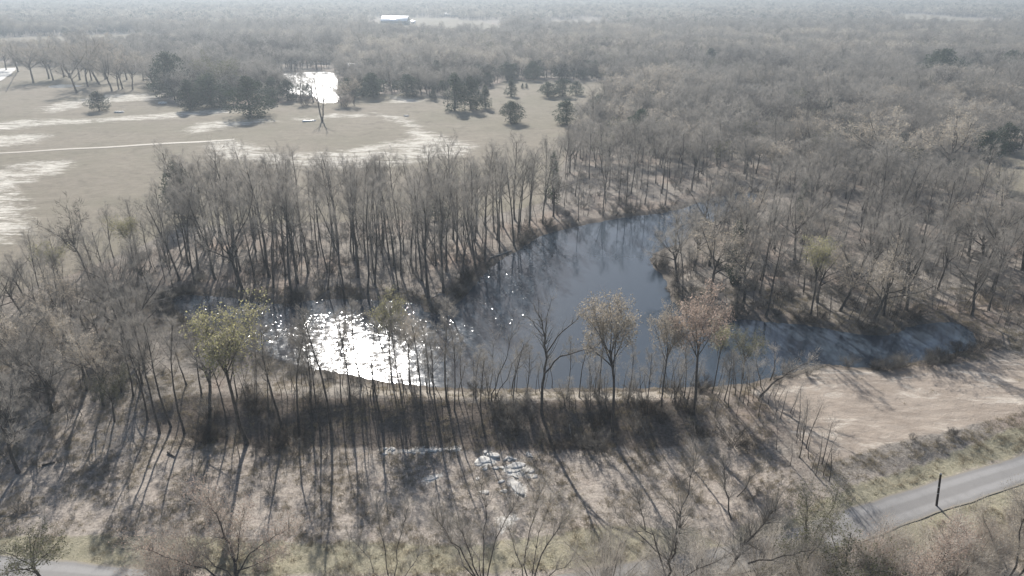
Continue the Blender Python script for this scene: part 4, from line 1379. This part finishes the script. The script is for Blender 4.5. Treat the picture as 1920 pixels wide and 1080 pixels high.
# buildings far off
def building(name, label, cat, px, py, wpx, hpx, depth, rot, wall, roofmat, slope=0.25, flat=False):
    b = G(px, py)
    k = px_m(b)
    w, h = wpx * k, hpx * k
    t = thing(name, label, cat, b, rot=(0, 0, math.radians(rot)))
    d = depth
    mb = MB()
    mb.box((-w / 2, -d / 2, -0.5), (w / 2, d / 2, h))
    rise = d * 0.5 * slope
    # gable triangles
    for sx in (-1, 1):
        x = sx * w / 2
        mb.add([(x, -d / 2, h), (x, d / 2, h), (x, 0, h + rise)], [(0, 1, 2)] if sx > 0 else [(0, 2, 1)])
    link('wall', mb.mesh(name + '_wall', [M[wall]]), t)
    mb = MB()
    o = 0.6
    th = 0.25
    for s in (-1, 1):
        y0, z0 = s * (d / 2 + o), h - o * slope * 1.0 + 0.05
        V = [(-w / 2 - o, y0, z0), (w / 2 + o, y0, z0), (w / 2 + o, 0, h + rise + 0.05), (-w / 2 - o, 0, h + rise + 0.05)]
        V += [(a, c, e + th) for a, c, e in V]
        F = [(0, 1, 2, 3), (4, 7, 6, 5), (0, 4, 5, 1), (1, 5, 6, 2), (2, 6, 7, 3), (3, 7, 4, 0)]
        mb.add(V, F)
    link('roof', mb.mesh(name + '_roof', [M[roofmat]]), t)
    nw = max(1, int(w / 9))
    for i in range(nw):
        x = -w / 2 + w * (i + 0.5) / nw
        mb = MB()
        if i == nw // 2:
            mb.box((x - 0.6 - (1.2 if h > 6 else 0), -d / 2 - 0.08, 0), (x + 0.6 + (1.2 if h > 6 else 0), -d / 2 + 0.02, min(2.2 if h < 6 else 4.2, h * 0.8)))
            link('door', mb.mesh(name + '_door', [M['wall_white' if wall != 'wall_white' else 'wall_grey']]), t)
        else:
            mb.box((x - 0.7, -d / 2 - 0.06, h * 0.35), (x + 0.7, -d / 2 + 0.02, h * 0.7))
            link('window', mb.mesh(name + '_window', [M['glass']]), t)
    for back in (0, 18, 40, 62):
        KEEP.append((b[0] * (1 - back / b[1]), b[1] - back, max(w, d) * 0.7))


building('barn', 'large grey metal barn with a bright white roof in the distant field', 'barn', 742, 46, 48, 7, 36, 0, 'wall_grey', 'white_roof', 0.35)
building('shed', 'white roofed long shed right of the far pond', 'shed', 658, 128, 24, 3, 9, -4, 'wall_grey', 'white_roof', 0.5)
building('house', 'distant white house at the right of two near the upper left fields', 'house', 404, 52, 12, 3, 10, 10, 'wall_white', 'white_roof', 0.5)
building('house', 'distant small white house left of the larger one near the upper left fields', 'house', 383, 57, 5, 3, 8, -10, 'wall_white', 'white_roof', 0.5)
building('house', 'distant white roof amid the trees above the far pond', 'house', 477, 47, 9, 2, 10, 0, 'wall_white', 'white_roof', 0.6)
building('house', 'small white house right of the large barn', 'house', 775, 44, 7, 2.5, 9, 5, 'wall_white', 'white_roof', 0.5)
building('house', 'distant white house at the far right field corner', 'house', 1668, 30, 14, 2.5, 14, 5, 'wall_white', 'white_roof', 0.5)
building('shed', 'pale broad roofed shelter at the back of the barn field', 'shed', 855, 30, 60, 1.5, 40, 0, 'wall_grey', 'metal_grey', 0.3)
building('house', 'white house half hidden in trees behind the field clump', 'house', 408, 140, 9, 2.5, 8, 10, 'wall_white', 'white_roof', 0.5)

# ------------------------------------------------------------------ stuff: scattered by geometry nodes, one object each
def gn_scatter(name, sources, X, Y, Z, kinds, scl, rots, **props):
    n = len(X)
    me = bpy.data.meshes.new(name)
    me.vertices.add(n)
    me.vertices.foreach_set('co', np.stack([X, Y, Z], -1).astype(np.float32).ravel())
    a = me.attributes.new('sort', 'INT', 'POINT')
    a.data.foreach_set('value', np.asarray(kinds, np.int32))
    a = me.attributes.new('size', 'FLOAT_VECTOR', 'POINT')
    a.data.foreach_set('vector', np.asarray(scl, np.float32).ravel())
    a = me.attributes.new('turn', 'FLOAT_VECTOR', 'POINT')
    a.data.foreach_set('vector', np.asarray(rots, np.float32).ravel())
    for s in sources:
        for m in s.data.materials:
            if m.name not in me.materials:
                me.materials.append(m)
    o = link(name, me, **props)
    ng = bpy.data.node_groups.new(name, 'GeometryNodeTree')
    ng.interface.new_socket(name='Geometry', in_out='INPUT', socket_type='NodeSocketGeometry')
    ng.interface.new_socket(name='Geometry', in_out='OUTPUT', socket_type='NodeSocketGeometry')
    ns, ls = ng.nodes, ng.links
    gi, go = ns.new('NodeGroupInput'), ns.new('NodeGroupOutput')

    def attr(nm, ty):
        q = ns.new('GeometryNodeInputNamedAttribute')
        q.data_type = ty
        q.inputs['Name'].default_value = nm
        return q.outputs['Attribute']
    ka, sa, ra = attr('sort', 'INT'), attr('size', 'FLOAT_VECTOR'), attr('turn', 'FLOAT_VECTOR')
    e2r = ns.new('FunctionNodeEulerToRotation')
    ls.new(ra, e2r.inputs[0])
    jn = ns.new('GeometryNodeJoinGeometry')
    for i, s in enumerate(sources):
        oi = ns.new('GeometryNodeObjectInfo')
        oi.inputs['Object'].default_value = s
        c = ns.new('FunctionNodeCompare')
        c.data_type = 'INT'
        c.operation = 'EQUAL'
        ia = [q for q in c.inputs if q.type == 'INT']
        ls.new(ka, ia[0])
        ia[1].default_value = i
        ip = ns.new('GeometryNodeInstanceOnPoints')
        ls.new(gi.outputs[0], ip.inputs['Points'])
        ls.new(c.outputs[0], ip.inputs['Selection'])
        ls.new(oi.outputs['Geometry'], ip.inputs['Instance'])
        ls.new(e2r.outputs[0], ip.inputs['Rotation'])
        ls.new(sa, ip.inputs['Scale'])
        ls.new(ip.outputs[0], jn.inputs[0])
    ls.new(jn.outputs[0], go.inputs[0])
    md = o.modifiers.new('scatter', 'NODES')
    md.node_group = ng
    return o


def joined(name, meshes):
    """one unlinked source object from several meshes (pattern for scattering)"""
    Vs, groups, mats, off = [], [], [], 0
    for me in meshes:
        n = len(me.vertices)
        v = np.empty(n * 3, np.float32)
        me.vertices.foreach_get('co', v)
        li = np.empty(len(me.loops), np.int32)
        me.loops.foreach_get('vertex_index', li)
        st = np.empty(len(me.polygons), np.int32)
        me.polygons.foreach_get('loop_start', st)
        tt = np.empty(len(me.polygons), np.int32)
        me.polygons.foreach_get('loop_total', tt)
        mi = np.empty(len(me.polygons), np.int32)
        me.polygons.foreach_get('material_index', mi)
        base = len(mats)
        mats += list(me.materials)
        for k in np.unique(tt):
            for m in np.unique(mi):
                q = (tt == k) & (mi == m)
                if q.any():
                    f = li[st[q][:, None] + np.arange(k)[None, :]] + off
                    groups.append((f, int(m) + base))
        Vs.append(v.reshape(-1, 3))
        off += n
    me = mesh_np(name, np.concatenate(Vs), groups, mats)
    return bpy.data.objects.new(name, me)


# far tree patterns (lighter meshes, wider twig bundles)
SRC = []
for i in range(3):
    SRC.append(joined('far_oak', tree_meshes('far_oak', 700 + i, 15, 'oak', twig='twig', nblade=1300, bw=0.06, bl=(0.7, 1.6), lo=True)))
for i in range(2):
    SRC.append(joined('far_forest', tree_meshes('far_forest', 710 + i, 17, 'forest', twig='twig', nblade=1000, bw=0.06, bl=(0.7, 1.6), lo=True)))
for i in range(2):
    SRC.append(joined('far_tan', tree_meshes('far_tan', 720 + i, 15, 'oak', twig='twig_tan', nblade=1300, bw=0.06, bl=(0.7, 1.6), leaf='leaf_tan', nleaf=600, lsize=0.4, lo=True)))
SRC.append(joined('far_dark', tree_meshes('far_dark', 730, 14, 'oak', twig='twig_dark', nblade=1300, bw=0.06, bl=(0.7, 1.6), lo=True)))
SRC.append(joined('far_olive', tree_meshes('far_olive', 731, 13, 'oak', twig='twig', nblade=900, bw=0.06, bl=(0.7, 1.6), leaf='leaf_olive', nleaf=450, lsize=0.45, lo=True)))
SRC.append(joined('far_juniper', juniper_meshes('far_juniper', 732, 9, 6, n=700, shape='round', size=0.8)))
# groves for the last kilometres
for gi_ in range(3):
    rg = np.random.default_rng(800 + gi_)
    mb = MB()
    for k in range(46):
        x, y = rg.uniform(-30, 30, 2)
        h = rg.uniform(10, 16)
        r = rg.uniform(3.2, 5.2)
        n = 70
        d = rg.normal(size=(n, 3))
        d /= np.linalg.norm(d, axis=1)[:, None]
        P = np.array([x, y, h * 0.68]) + d * rg.uniform(0.3, 1, n)[:, None] ** 0.5 * np.array([r, r, h * 0.3])
        ev = rg.uniform() < 0.12
        tone = 2 if ev else (1 if rg.uniform() < 0.3 else 0)
        mb.leaves(P, rg.uniform(1.2, 2.6, n), rg.uniform(0.3, 0.7, n), rg, tone, outward=d)
        mb.prisms(np.array([[x, y, 0.0]]), np.array([[x, y, h * 0.7]]), np.array([0.22]), np.array([0.12]), 4, 3)
    SRC.append(bpy.data.objects.new('far_grove', mb.mesh('far_grove', [M['twig'], M['twig_tan'], M['juniper'], M['bark']])))


def clear_of(X, Y, with_zones=True):
    ok = np.ones(X.shape, bool)
    for k in OP:
        ok &= sdf(OP[k], X, Y) < -1
    for P in (POND, FAR_POND, PUDDLE):
        ok &= sdf(P, X, Y) < -2
    ok &= sdf(LOWER, X, Y) < -1
    if with_zones:
        for P in (ZN, ZE, ZL, ZR):
            ok &= sdf(P, X, Y) < -1.0
    return ok


rng = np.random.default_rng(3)
xs, ys, ks, ss = [], [], [], []
# 150 m to 1000 m: single trees on a jittered lattice
step = 5.9
gx, gy = np.meshgrid(np.arange(-1150, 1150, step), np.arange(110, 1000, step))
gx = gx.ravel() + rng.uniform(-0.48, 0.48, gx.size) * step
gy = gy.ravel() + rng.uniform(-0.48, 0.48, gy.size) * step
q = (np.abs(gx) < 0.92 * gy + 75)
gx, gy = gx[q], gy[q]
q = clear_of(gx, gy)
gx, gy = gx[q], gy[q]
for kx, ky, kr in KEEP:
    q = (gx - kx) ** 2 + (gy - ky) ** 2 > (kr + 1.0) ** 2
    gx, gy = gx[q], gy[q]
thin = rng.uniform(size=gx.size) < np.where(gy > 500, 0.72, 0.9) * np.where((wav(gx, gy, 130) + 0.6 * wav(gy, gx, 47) < -1.35) & (gy > 230), 0.04, 1.0)
gx, gy = gx[thin], gy[thin]
tone = 0.8 * wav(gx, gy, 210) + 0.5 * wav(gy, gx, 60) + rng.normal(size=gx.size) * 0.3
r = rng.uniform(size=gx.size)
kind = np.where(tone > 0.75, rng.choice([5, 6, 5, 6, 0], gx.size), np.where(tone < -0.75, rng.choice([7, 7, 9, 9, 7], gx.size), rng.choice([0, 1, 2, 3, 4, 0, 1, 2], gx.size)))
kind = np.where(r < 0.045, 8, np.where(r > 0.965, 9, kind))
for P, kk, pr_ in ((poly([(680, 172), (1150, 160), (1140, 138), (680, 148)]), [9, 9, 7], 0.6), (poly([(1260, 155), (1490, 168), (1490, 138), (1260, 125)]), [9, 7, 7], 0.65),
                   (poly([(1710, 168), (1940, 160), (1940, 128), (1710, 132)]), [9, 9, 7], 0.6), (poly([(280, 120), (640, 128), (640, 96), (280, 92)]), [7, 7, 9], 0.5),
                   (poly([(1560, 270), (1910, 300), (1910, 210), (1560, 205)]), [5, 6, 0, 1], 0.6), (poly([(640, 138), (1270, 138), (1270, 85), (640, 85)]), [5, 6, 8], 0.35), (poly([(1280, 118), (1930, 125), (1930, 80), (1280, 75)]), [5, 6, 8], 0.35)):
    hit = (sdf(P, gx, gy) > 0) & (rng.uniform(size=gx.size) < pr_)
    kind = np.where(hit, rng.choice(kk, gx.size), kind)
sz = rng.uniform(0.6, 1.2, gx.size) * (1 + 0.12 * wav(gx, gy, 90)) * np.where(gy < 330, 0.95, 1.0)
xs.append(gx); ys.append(gy); ks.append(kind)
ss.append(np.stack([sz * rng.uniform(0.85, 1.55, gx.size)] * 2 + [sz], -1))
# beyond: groves
step = 52
gx, gy = np.meshgrid(np.arange(-3000, 3000, step), np.arange(1015, 3000, step))
gx2, gy2 = np.meshgrid(np.arange(-8500, 8500, 110), np.arange(3000, 8600, 110))
nA = gx.size
gx = np.concatenate([gx.ravel(), gx2.ravel()])
gy = np.concatenate([gy.ravel(), gy2.ravel()])
st = np.concatenate([np.full(nA, 52.0), np.full(gx2.size, 110.0)])
gx = gx + rng.uniform(-0.3, 0.3, gx.size) * st
gy = gy + rng.uniform(-0.3, 0.3, gy.size) * st
ok = np.abs(gx) < 0.92 * gy + 100
for k in ('barn_field', 'mid_field', 'east_field', 'strip'):
    ok &= sdf(OP[k], gx, gy) < -22
ok &= (wav(gx, gy, 1500) > -1.25) | (gy > 5000)
gx, gy, st = gx[ok], gy[ok], st[ok]
xs.append(gx); ys.append(gy); ks.append(rng.integers(10, 13, gx.size))
sg = np.where(st > 60, 2.0, 1.0)
ss.append(np.stack([sg, sg, rng.uniform(0.85, 1.2, gx.size) * np.where(st > 60, 1.25, 1.0)], -1))
for k in ('forest0', 'forest2', 'forest4', 'slim0'):
    SRC.append(joined('wood_tree', PR[k][1]))
EX = np.array(EXTRA)
xs.append(EX[:, 0]); ys.append(EX[:, 1]); ks.append(EX[:, 2].astype(int))
ss.append(np.stack([EX[:, 3] * 0.9] * 2 + [EX[:, 3]], -1))
X, Y = np.concatenate(xs), np.concatenate(ys)
print('woods instances', len(X))
gn_scatter('woodland', SRC, X, Y, H(X, Y, fine=False) - 0.1, np.concatenate(ks), np.concatenate(ss),
           np.stack([np.zeros(len(X)), np.zeros(len(X)), rng.uniform(0, 6.28, len(X))], -1),
           kind='stuff', label='hazy bare winter woodland stretching to the horizon beyond the pond and field', category='woodland')

# undergrowth: brush on the shores, the dam slope and in the woods
BS = [joined('brush', PR[k][1]) for k in ('bush0', 'bush1', 'bush2', 'bush3', 'bushdark', 'bushrus')]
sap = [joined('sapling', tree_meshes('sapling', 640 + i, 6, 'slim', twig='twig', nblade=260, bw=0.02, bl=(0.2, 0.6), lo=True)) for i in range(2)]
bx, by, bk, bsz = [], [], [], []


def put(cx, cy, kinds, lo, hi):
    n = len(cx)
    bx.append(cx); by.append(cy)
    bk.append(rng.choice(kinds, n))
    bsz.append(rng.uniform(lo, hi, n))


# shore line
C = np.stack([rng.uniform(-110, 150, 60000), rng.uniform(80, 260, 60000)], -1)
for P in WASH:
    C = C[sdf(P, C[:, 0], C[:, 1] - 2.5) < -2.2]
dp = sdf(POND, C[:, 0], C[:, 1])
dl = sdf(LOWER, C[:, 0], C[:, 1])
cl = wav(C[:, 0], C[:, 1], 26)
q = (dp < -0.1) & (dp > -3.2) & (dl < -3) & (rng.uniform(size=len(C)) < 0.20 * sstep(-0.6, 0.7, cl) * np.where((C[:, 1] < 112) & (C[:, 0] < 40), 0.7, 1))
put(C[q, 0], C[q, 1], [0, 1, 2, 3, 4, 4], 0.35, 1.0)
# dam slope
q = (dl > -2.5) & (dl < 1.0) & (C[:, 0] > -46) & (C[:, 0] < 30) & (rng.uniform(size=len(C)) < 0.10 * sstep(-0.2, 0.8, wav(C[:, 1], C[:, 0], 17)))
put(C[q, 0], C[q, 1], [0, 1, 2, 3, 4, 6, 7], 0.5, 1.3)
q = (dl > 3) & (dl < 13) & (C[:, 0] > -46) & (C[:, 0] < 36) & (rng.uniform(size=len(C)) < 0.035 * sstep(-0.3, 0.9, wav(C[:, 1], C[:, 0], 23)))
put(C[q, 0], C[q, 1], [0, 1, 4, 6, 7, 6], 0.4, 1.2)
q = (dl > 0.0) & (dl < 10 + 2.5 * wav(C[:, 1], C[:, 0], 21)) & (C[:, 0] > -46) & (C[:, 0] < 34) & (rng.uniform(size=len(C)) < (0.12 + 0.07 * sstep(-22, 0, C[:, 0])) * sstep(-1.0, 0.9, cl) * sstep(36, 14, C[:, 0]))
put(C[q, 0], C[q, 1], [4, 4, 4, 3, 0, 1], 0.3, 1.15)
# bank above the verge on the right
q = (dl > 0) & (dl < 4.0) & (C[:, 0] > 46) & (rng.uniform(size=len(C)) < 0.13 * sstep(-1.0, 0.6, cl))
put(C[q, 0], C[q, 1], [0, 1, 2, 4], 0.18, 0.42)
# under the near woods and saplings
for P, dens in ((ZN, 0.03), (ZE, 0.03), (ZL, 0.05), (ZR, 0.04)):
    i = sdf(P, C[:, 0], C[:, 1])
    q = (i > 0) & (dp < -1) & (rng.uniform(size=len(C)) < dens)
    put(C[q, 0], C[q, 1], [0, 1, 2, 3, 4], 0.3, 0.85)
    q = (i > 0) & (dp < -1) & (rng.uniform(size=len(C)) < dens * 1.4)
    put(C[q, 0], C[q, 1], [6, 7], 0.5, 1.3)
# shrubs through the lower clearing's upper half, left fringe
C2 = np.stack([rng.uniform(-100, 60, 20000), rng.uniform(50, 105, 20000)], -1)
dl2 = sdf(LOWER, C2[:, 0], C2[:, 1])
rd2 = pline(ROADD[::3], C2[:, 0], C2[:, 1])
q = (dl2 > 4) & (rd2 > 5) & (rng.uniform(size=len(C2)) < 0.006 + 0.05 * sstep(-48, -75, C2[:, 0]) + 0.02 * sstep(15, 7, dl2))
put(C2[q, 0], C2[q, 1], [0, 1, 2, 3, 7, 7], 0.2, 0.6)
q = (dl2 > -6) & (dl2 < 4) & (C2[:, 0] > -44) & (C2[:, 0] < 42) & (rng.uniform(size=len(C2)) < 0.08)
put(C2[q, 0], C2[q, 1], [6, 7], 0.6, 1.3)
X, Y = np.concatenate(bx), np.concatenate(by)
s = np.concatenate(bsz)
print('brush instances', len(X))
gn_scatter('undergrowth', BS + sap, X, Y, H(X, Y) - 0.03, np.concatenate(bk), np.stack([s * rng.uniform(0.9, 1.4, len(X))] * 2 + [s], -1),
           np.stack([rng.normal(size=len(X)) * 0.08, rng.normal(size=len(X)) * 0.08, rng.uniform(0, 6.28, len(X))], -1),
           kind='stuff', label='tangled bare brush and saplings on the banks, the dam slope and under the trees', category='brush')

# dry grass and leaf litter tufts on the near ground
TS = []
for i in range(3):
    rg = np.random.default_rng(900 + i)
    mb = MB()
    n = 34
    P = np.stack([rg.normal(size=n) * 0.28, rg.normal(size=n) * 0.28, np.full(n, -0.02)], -1)
    mb.blades(P, rg.normal(size=(n, 3)) * 0.6 + np.array([0, 0, 0.9]), rg.uniform(0.22, 0.65, n), np.full(n, 0.035), rg, 0)
    TS.append(bpy.data.objects.new('tuft', mb.mesh('tuft', [M['dry_grass']])))
n = 45000
cx = rng.uniform(-95, 110, n)
cy = rng.uniform(48, 135, n)
q = (np.abs(cx) < 0.8 * cy + 25) & (sdf(POND, cx, cy) < -0.5) & (pline(ROADD[::3], cx, cy) > 2.9) & (rng.uniform(size=n) < sstep(-0.9, 0.6, wav(cx, cy, 11)))
for P in WASH:
    q &= sdf(P, cx, cy) < 0
q &= (sdf(OP['dirt'], cx, cy) < 0) | (rng.uniform(size=n) < 0.01)
cx, cy = cx[q], cy[q]
s = rng.uniform(0.5, 1.3, len(cx))
gn_scatter('dry_grass', TS, cx, cy, H(cx, cy), rng.integers(0, 3, len(cx)), np.stack([s, s, s], -1), np.stack([np.zeros(len(cx)), np.zeros(len(cx)), rng.uniform(0, 6.28, len(cx))], -1),
           kind='stuff', label='dry grass tufts and leaf litter on the ground below the dam', category='grass')


# ------------------------------------------------------------------ small things
def rock_mesh(name, seed, sx, sy, sz, mat):
    rg = np.random.default_rng(seed)
    nu, nv = 12, 7
    mb = MB()
    th = np.arange(nu) * 2 * math.pi / nu
    prof = 1 + rg.normal(size=nu) * 0.22
    prof = 0.6 * prof + 0.2 * (np.roll(prof, 1) + np.roll(prof, -1))
    V = []
    lv = [(0.0, 1.0), (0.35, 1.04), (0.75, 0.97), (0.95, 0.85), (1.0, 0.55)]
    for z, k in lv:
        for j in range(nu):
            V.append((sx * prof[j] * k * math.cos(th[j]), sy * prof[j] * k * math.sin(th[j]), sz * (z - 0.25) + rg.normal() * 0.03 * sz))
    F = []
    for i in range(len(lv) - 1):
        for j in range(nu):
            j2 = (j + 1) % nu
            F.append((i * nu + j, i * nu + j2, (i + 1) * nu + j2, (i + 1) * nu + j))
    mb.add(V, F)
    mb.F.setdefault((nu, 0), []).append(np.arange(nu)[None, :] + (len(lv) - 1) * nu)
    return mb.mesh(name, [M[mat]])


SLAB = [
    (905, 862, 1.3, 0.8, 0.25, 20, 'pale flat slab leaning at the upper left of the white rubble below the dam'),
    (925, 853, 1.0, 0.5, 0.2, -10, 'small pale slab above the others in the rubble below the dam'),
    (965, 872, 1.5, 0.6, 0.25, 15, 'long pale slab at the upper right of the white rubble'),
    (990, 880, 0.9, 0.5, 0.2, -25, 'short pale slab at the right end of the white rubble'),
    (968, 912, 1.6, 0.6, 0.22, -60, 'largest pale slab, lowest of the white rubble below the dam'),
    (930, 876, 0.6, 0.3, 0.2, 5, 'narrow white slab in the middle of the rubble'),
    (1003, 892, 0.5, 0.3, 0.2, 40, 'smallest pale slab right of the lowest slab'),
    (808, 896, 1.1, 0.4, 0.15, 25, 'dull pale slab left of the white rubble in shadow'),
    (845, 842, 0.9, 0.3, 0.2, 0, 'white stone at the right end of the line below the dam slope'),
    (810, 844, 0.8, 0.3, 0.2, 5, 'white stone in the middle of the line below the dam slope'),
    (765, 846, 0.6, 0.25, 0.18, -5, 'white stone at the left end of the line below the dam slope'),
]
rgs = random.Random(9)
for k in range(26):
    SLAB.append((rgs.uniform(885, 1005), rgs.uniform(846, 925), rgs.uniform(0.25, 0.6), rgs.uniform(0.15, 0.4), rgs.uniform(0.12, 0.25), rgs.uniform(0, 180), 'small broken pale stone scattered among the white rubble below the dam'))
for k in range(12):
    SLAB.append((rgs.uniform(720, 870), rgs.uniform(838, 850), rgs.uniform(0.2, 0.5), rgs.uniform(0.12, 0.3), rgs.uniform(0.12, 0.2), rgs.uniform(0, 180), 'small white stone in the broken line below the dam slope'))
for i, (px, py, sx, sy, sz, rz, lab) in enumerate(SLAB):
    b = G(px, py)
    o = link('broken_stone', rock_mesh('broken_stone', 40 + i, sx, sy, sz, 'rock_white'), None, label=lab, category='stone', group='pale rubble below the dam')
    o.location = b
    o.rotation_euler = (0.06, -0.05, math.radians(rz))
for i, (px, py, s, lab) in enumerate([(225, 211, 1.6, 'small white rock heap right of the lone shrub in the left field'), (306, 194, 1.8, 'pale rock lump left of the field clump'),
                                      (762, 218, 1.2, 'white rock in the field at the end of the dark furrow')]):
    b = G(px, py)
    o = link('rock', rock_mesh('rock', 60 + i, s * 1.4, s * 0.8, s * 0.6, 'rock_white'), None, label=lab, category='rock')
    o.location = b


def log(label, px0, py0, px1, py1, r, mat, stubs=3, seed=1):
    a, c = G(px0, py0), G(px1, py1)
    rg = random.Random(seed)
    A = np.array(a) + np.array([0, 0, r * 0.8])
    D = np.array(c) + np.array([0, 0, r * 0.6]) - A
    L = np.linalg.norm(D)
    mb = MB()
    pts = [D * t + np.array([0, 0, 0.1 * r * math.sin(9 * t)]) + np.array([rg.gauss(0, 0.1 * r), rg.gauss(0, 0.1 * r), 0]) for t in np.linspace(0, 1, 7)]
    mb.chain(pts, np.linspace(r, r * 0.55, 7), 7)
    for k in range(stubs):
        t = rg.uniform(0.3, 0.95)
        p = D * t
        d = np.array(side_dir(tuple(D / L), math.radians(rg.uniform(40, 70)), rg.uniform(0, 6.28)))
        d[2] = abs(d[2])
        mb.chain([p, p + d * L * 0.12, p + d * L * 0.2], [r * 0.35, r * 0.25, r * 0.1], 4)
    o = link('log', mb.mesh('log', [M[mat]]), None, label=label, category='log')
    o.location = A


log('short dark log lying in the lower clearing among the long shadows', 314, 848, 327, 856, 0.16, 'log_dark', 1, 1)
log('dark log lying at the left side of the lower clearing', 78, 873, 103, 866, 0.16, 'log_dark', 2, 2)
log('white trough-like log lying beside the forked field tree', 567, 229, 592, 227, 0.45, 'white_roof', 0, 3)
log('pale stick lying on the near shore of the pond arm', 1618, 680, 1636, 690, 0.09, 'log_pale', 2, 4)
log('pale leaning branch on the dam slope right of the dark brush', 1067, 796, 1073, 830, 0.08, 'log_pale', 2, 5)
log('white stick on the slope below the narrow tan tree', 1204, 800, 1211, 813, 0.1, 'log_pale', 1, 6)
log('fallen pale trunk along the far shore of the pond', 918, 484, 960, 470, 0.16, 'log_pale', 3, 7)
log('fallen pale branch on the far bank above the shore brush', 812, 558, 838, 545, 0.12, 'log_pale', 3, 8)

# roadside pole
b = G(1756, 948)
ph = height_to(1756, b, 888)
t = thing('utility_pole', 'dark wooden pole standing at the near edge of the road on the right', 'pole', b, rot=(0, math.radians(-8.0), 0))
mb = MB()
mb.chain([(0, 0, -0.4), (0, 0, ph * 0.5), (0, 0, ph)], [0.15, 0.135, 0.12], 10)
link('shaft', mb.mesh('pole_shaft', [M['wood_pole']]), t)
for z in (0.62, 0.42):
    mb = MB()
    mb.box((-0.03, -0.2, ph * z - 0.05), (0.03, -0.13, ph * z + 0.05))
    mb.box((-0.25, -0.17, ph * z - 0.03), (-0.03, -0.14, ph * z + 0.03))
    link('bracket', mb.mesh('pole_bracket', [M['metal_grey']]), t)
mb = MB()
mb.chain([(0, 0, ph), (0, 0, ph + 0.06)], [0.15, 0.10], 10)
link('cap', mb.mesh('pole_cap', [M['metal_grey']]), t)


# rail fence on the lawn at the upper left
a, c = np.array(G(12, 173)), np.array(G(33, 136))
t = thing('rail_fence', 'long low rail fence beside the driveway at the upper left', 'fence', tuple(a))
D = c - a
n = 24
for z in (0.55, 1.1):
    mb = MB()
    pts = []
    for i in range(n + 1):
        p = D * i / n
        pts.append((p[0], p[1], H1(a[0] + p[0], a[1] + p[1]) - a[2] + z))
    mb.chain(pts, [0.07] * (n + 1), 4)
    link('rail', mb.mesh('fence_rail', [M['fence_wood']]), t)
for i in range(n + 1):
    p = D * i / n
    z = H1(a[0] + p[0], a[1] + p[1]) - a[2]
    mb = MB()
    mb.box((p[0] - 0.08, p[1] - 0.2, z - 0.3), (p[0] + 0.08, p[1] - 0.06, z + 1.3))
    link('post', mb.mesh('fence_post', [M['fence_wood']]), t)

# ------------------------------------------------------------------ haze
m, ns, ls = new_mat('haze')
out = ns.new('ShaderNodeOutputMaterial')
pv = ns.new('ShaderNodeVolumePrincipled')
pv.inputs['Color'].default_value = (*HAZE_COLOR, 1)
pv.inputs['Density'].default_value = HAZE_DENSITY
pv.inputs['Anisotropy'].default_value = HAZE_G
ls.new(pv.outputs[0], out.inputs['Volume'])
mb = MB()
mb.box((-9600, -200, -6), (9600, 9100, 64))
link('haze', mb.mesh('haze', [m]), None, kind='stuff', label='thin pale haze over the whole landscape', category='haze')
print('objects', len(SC.objects))
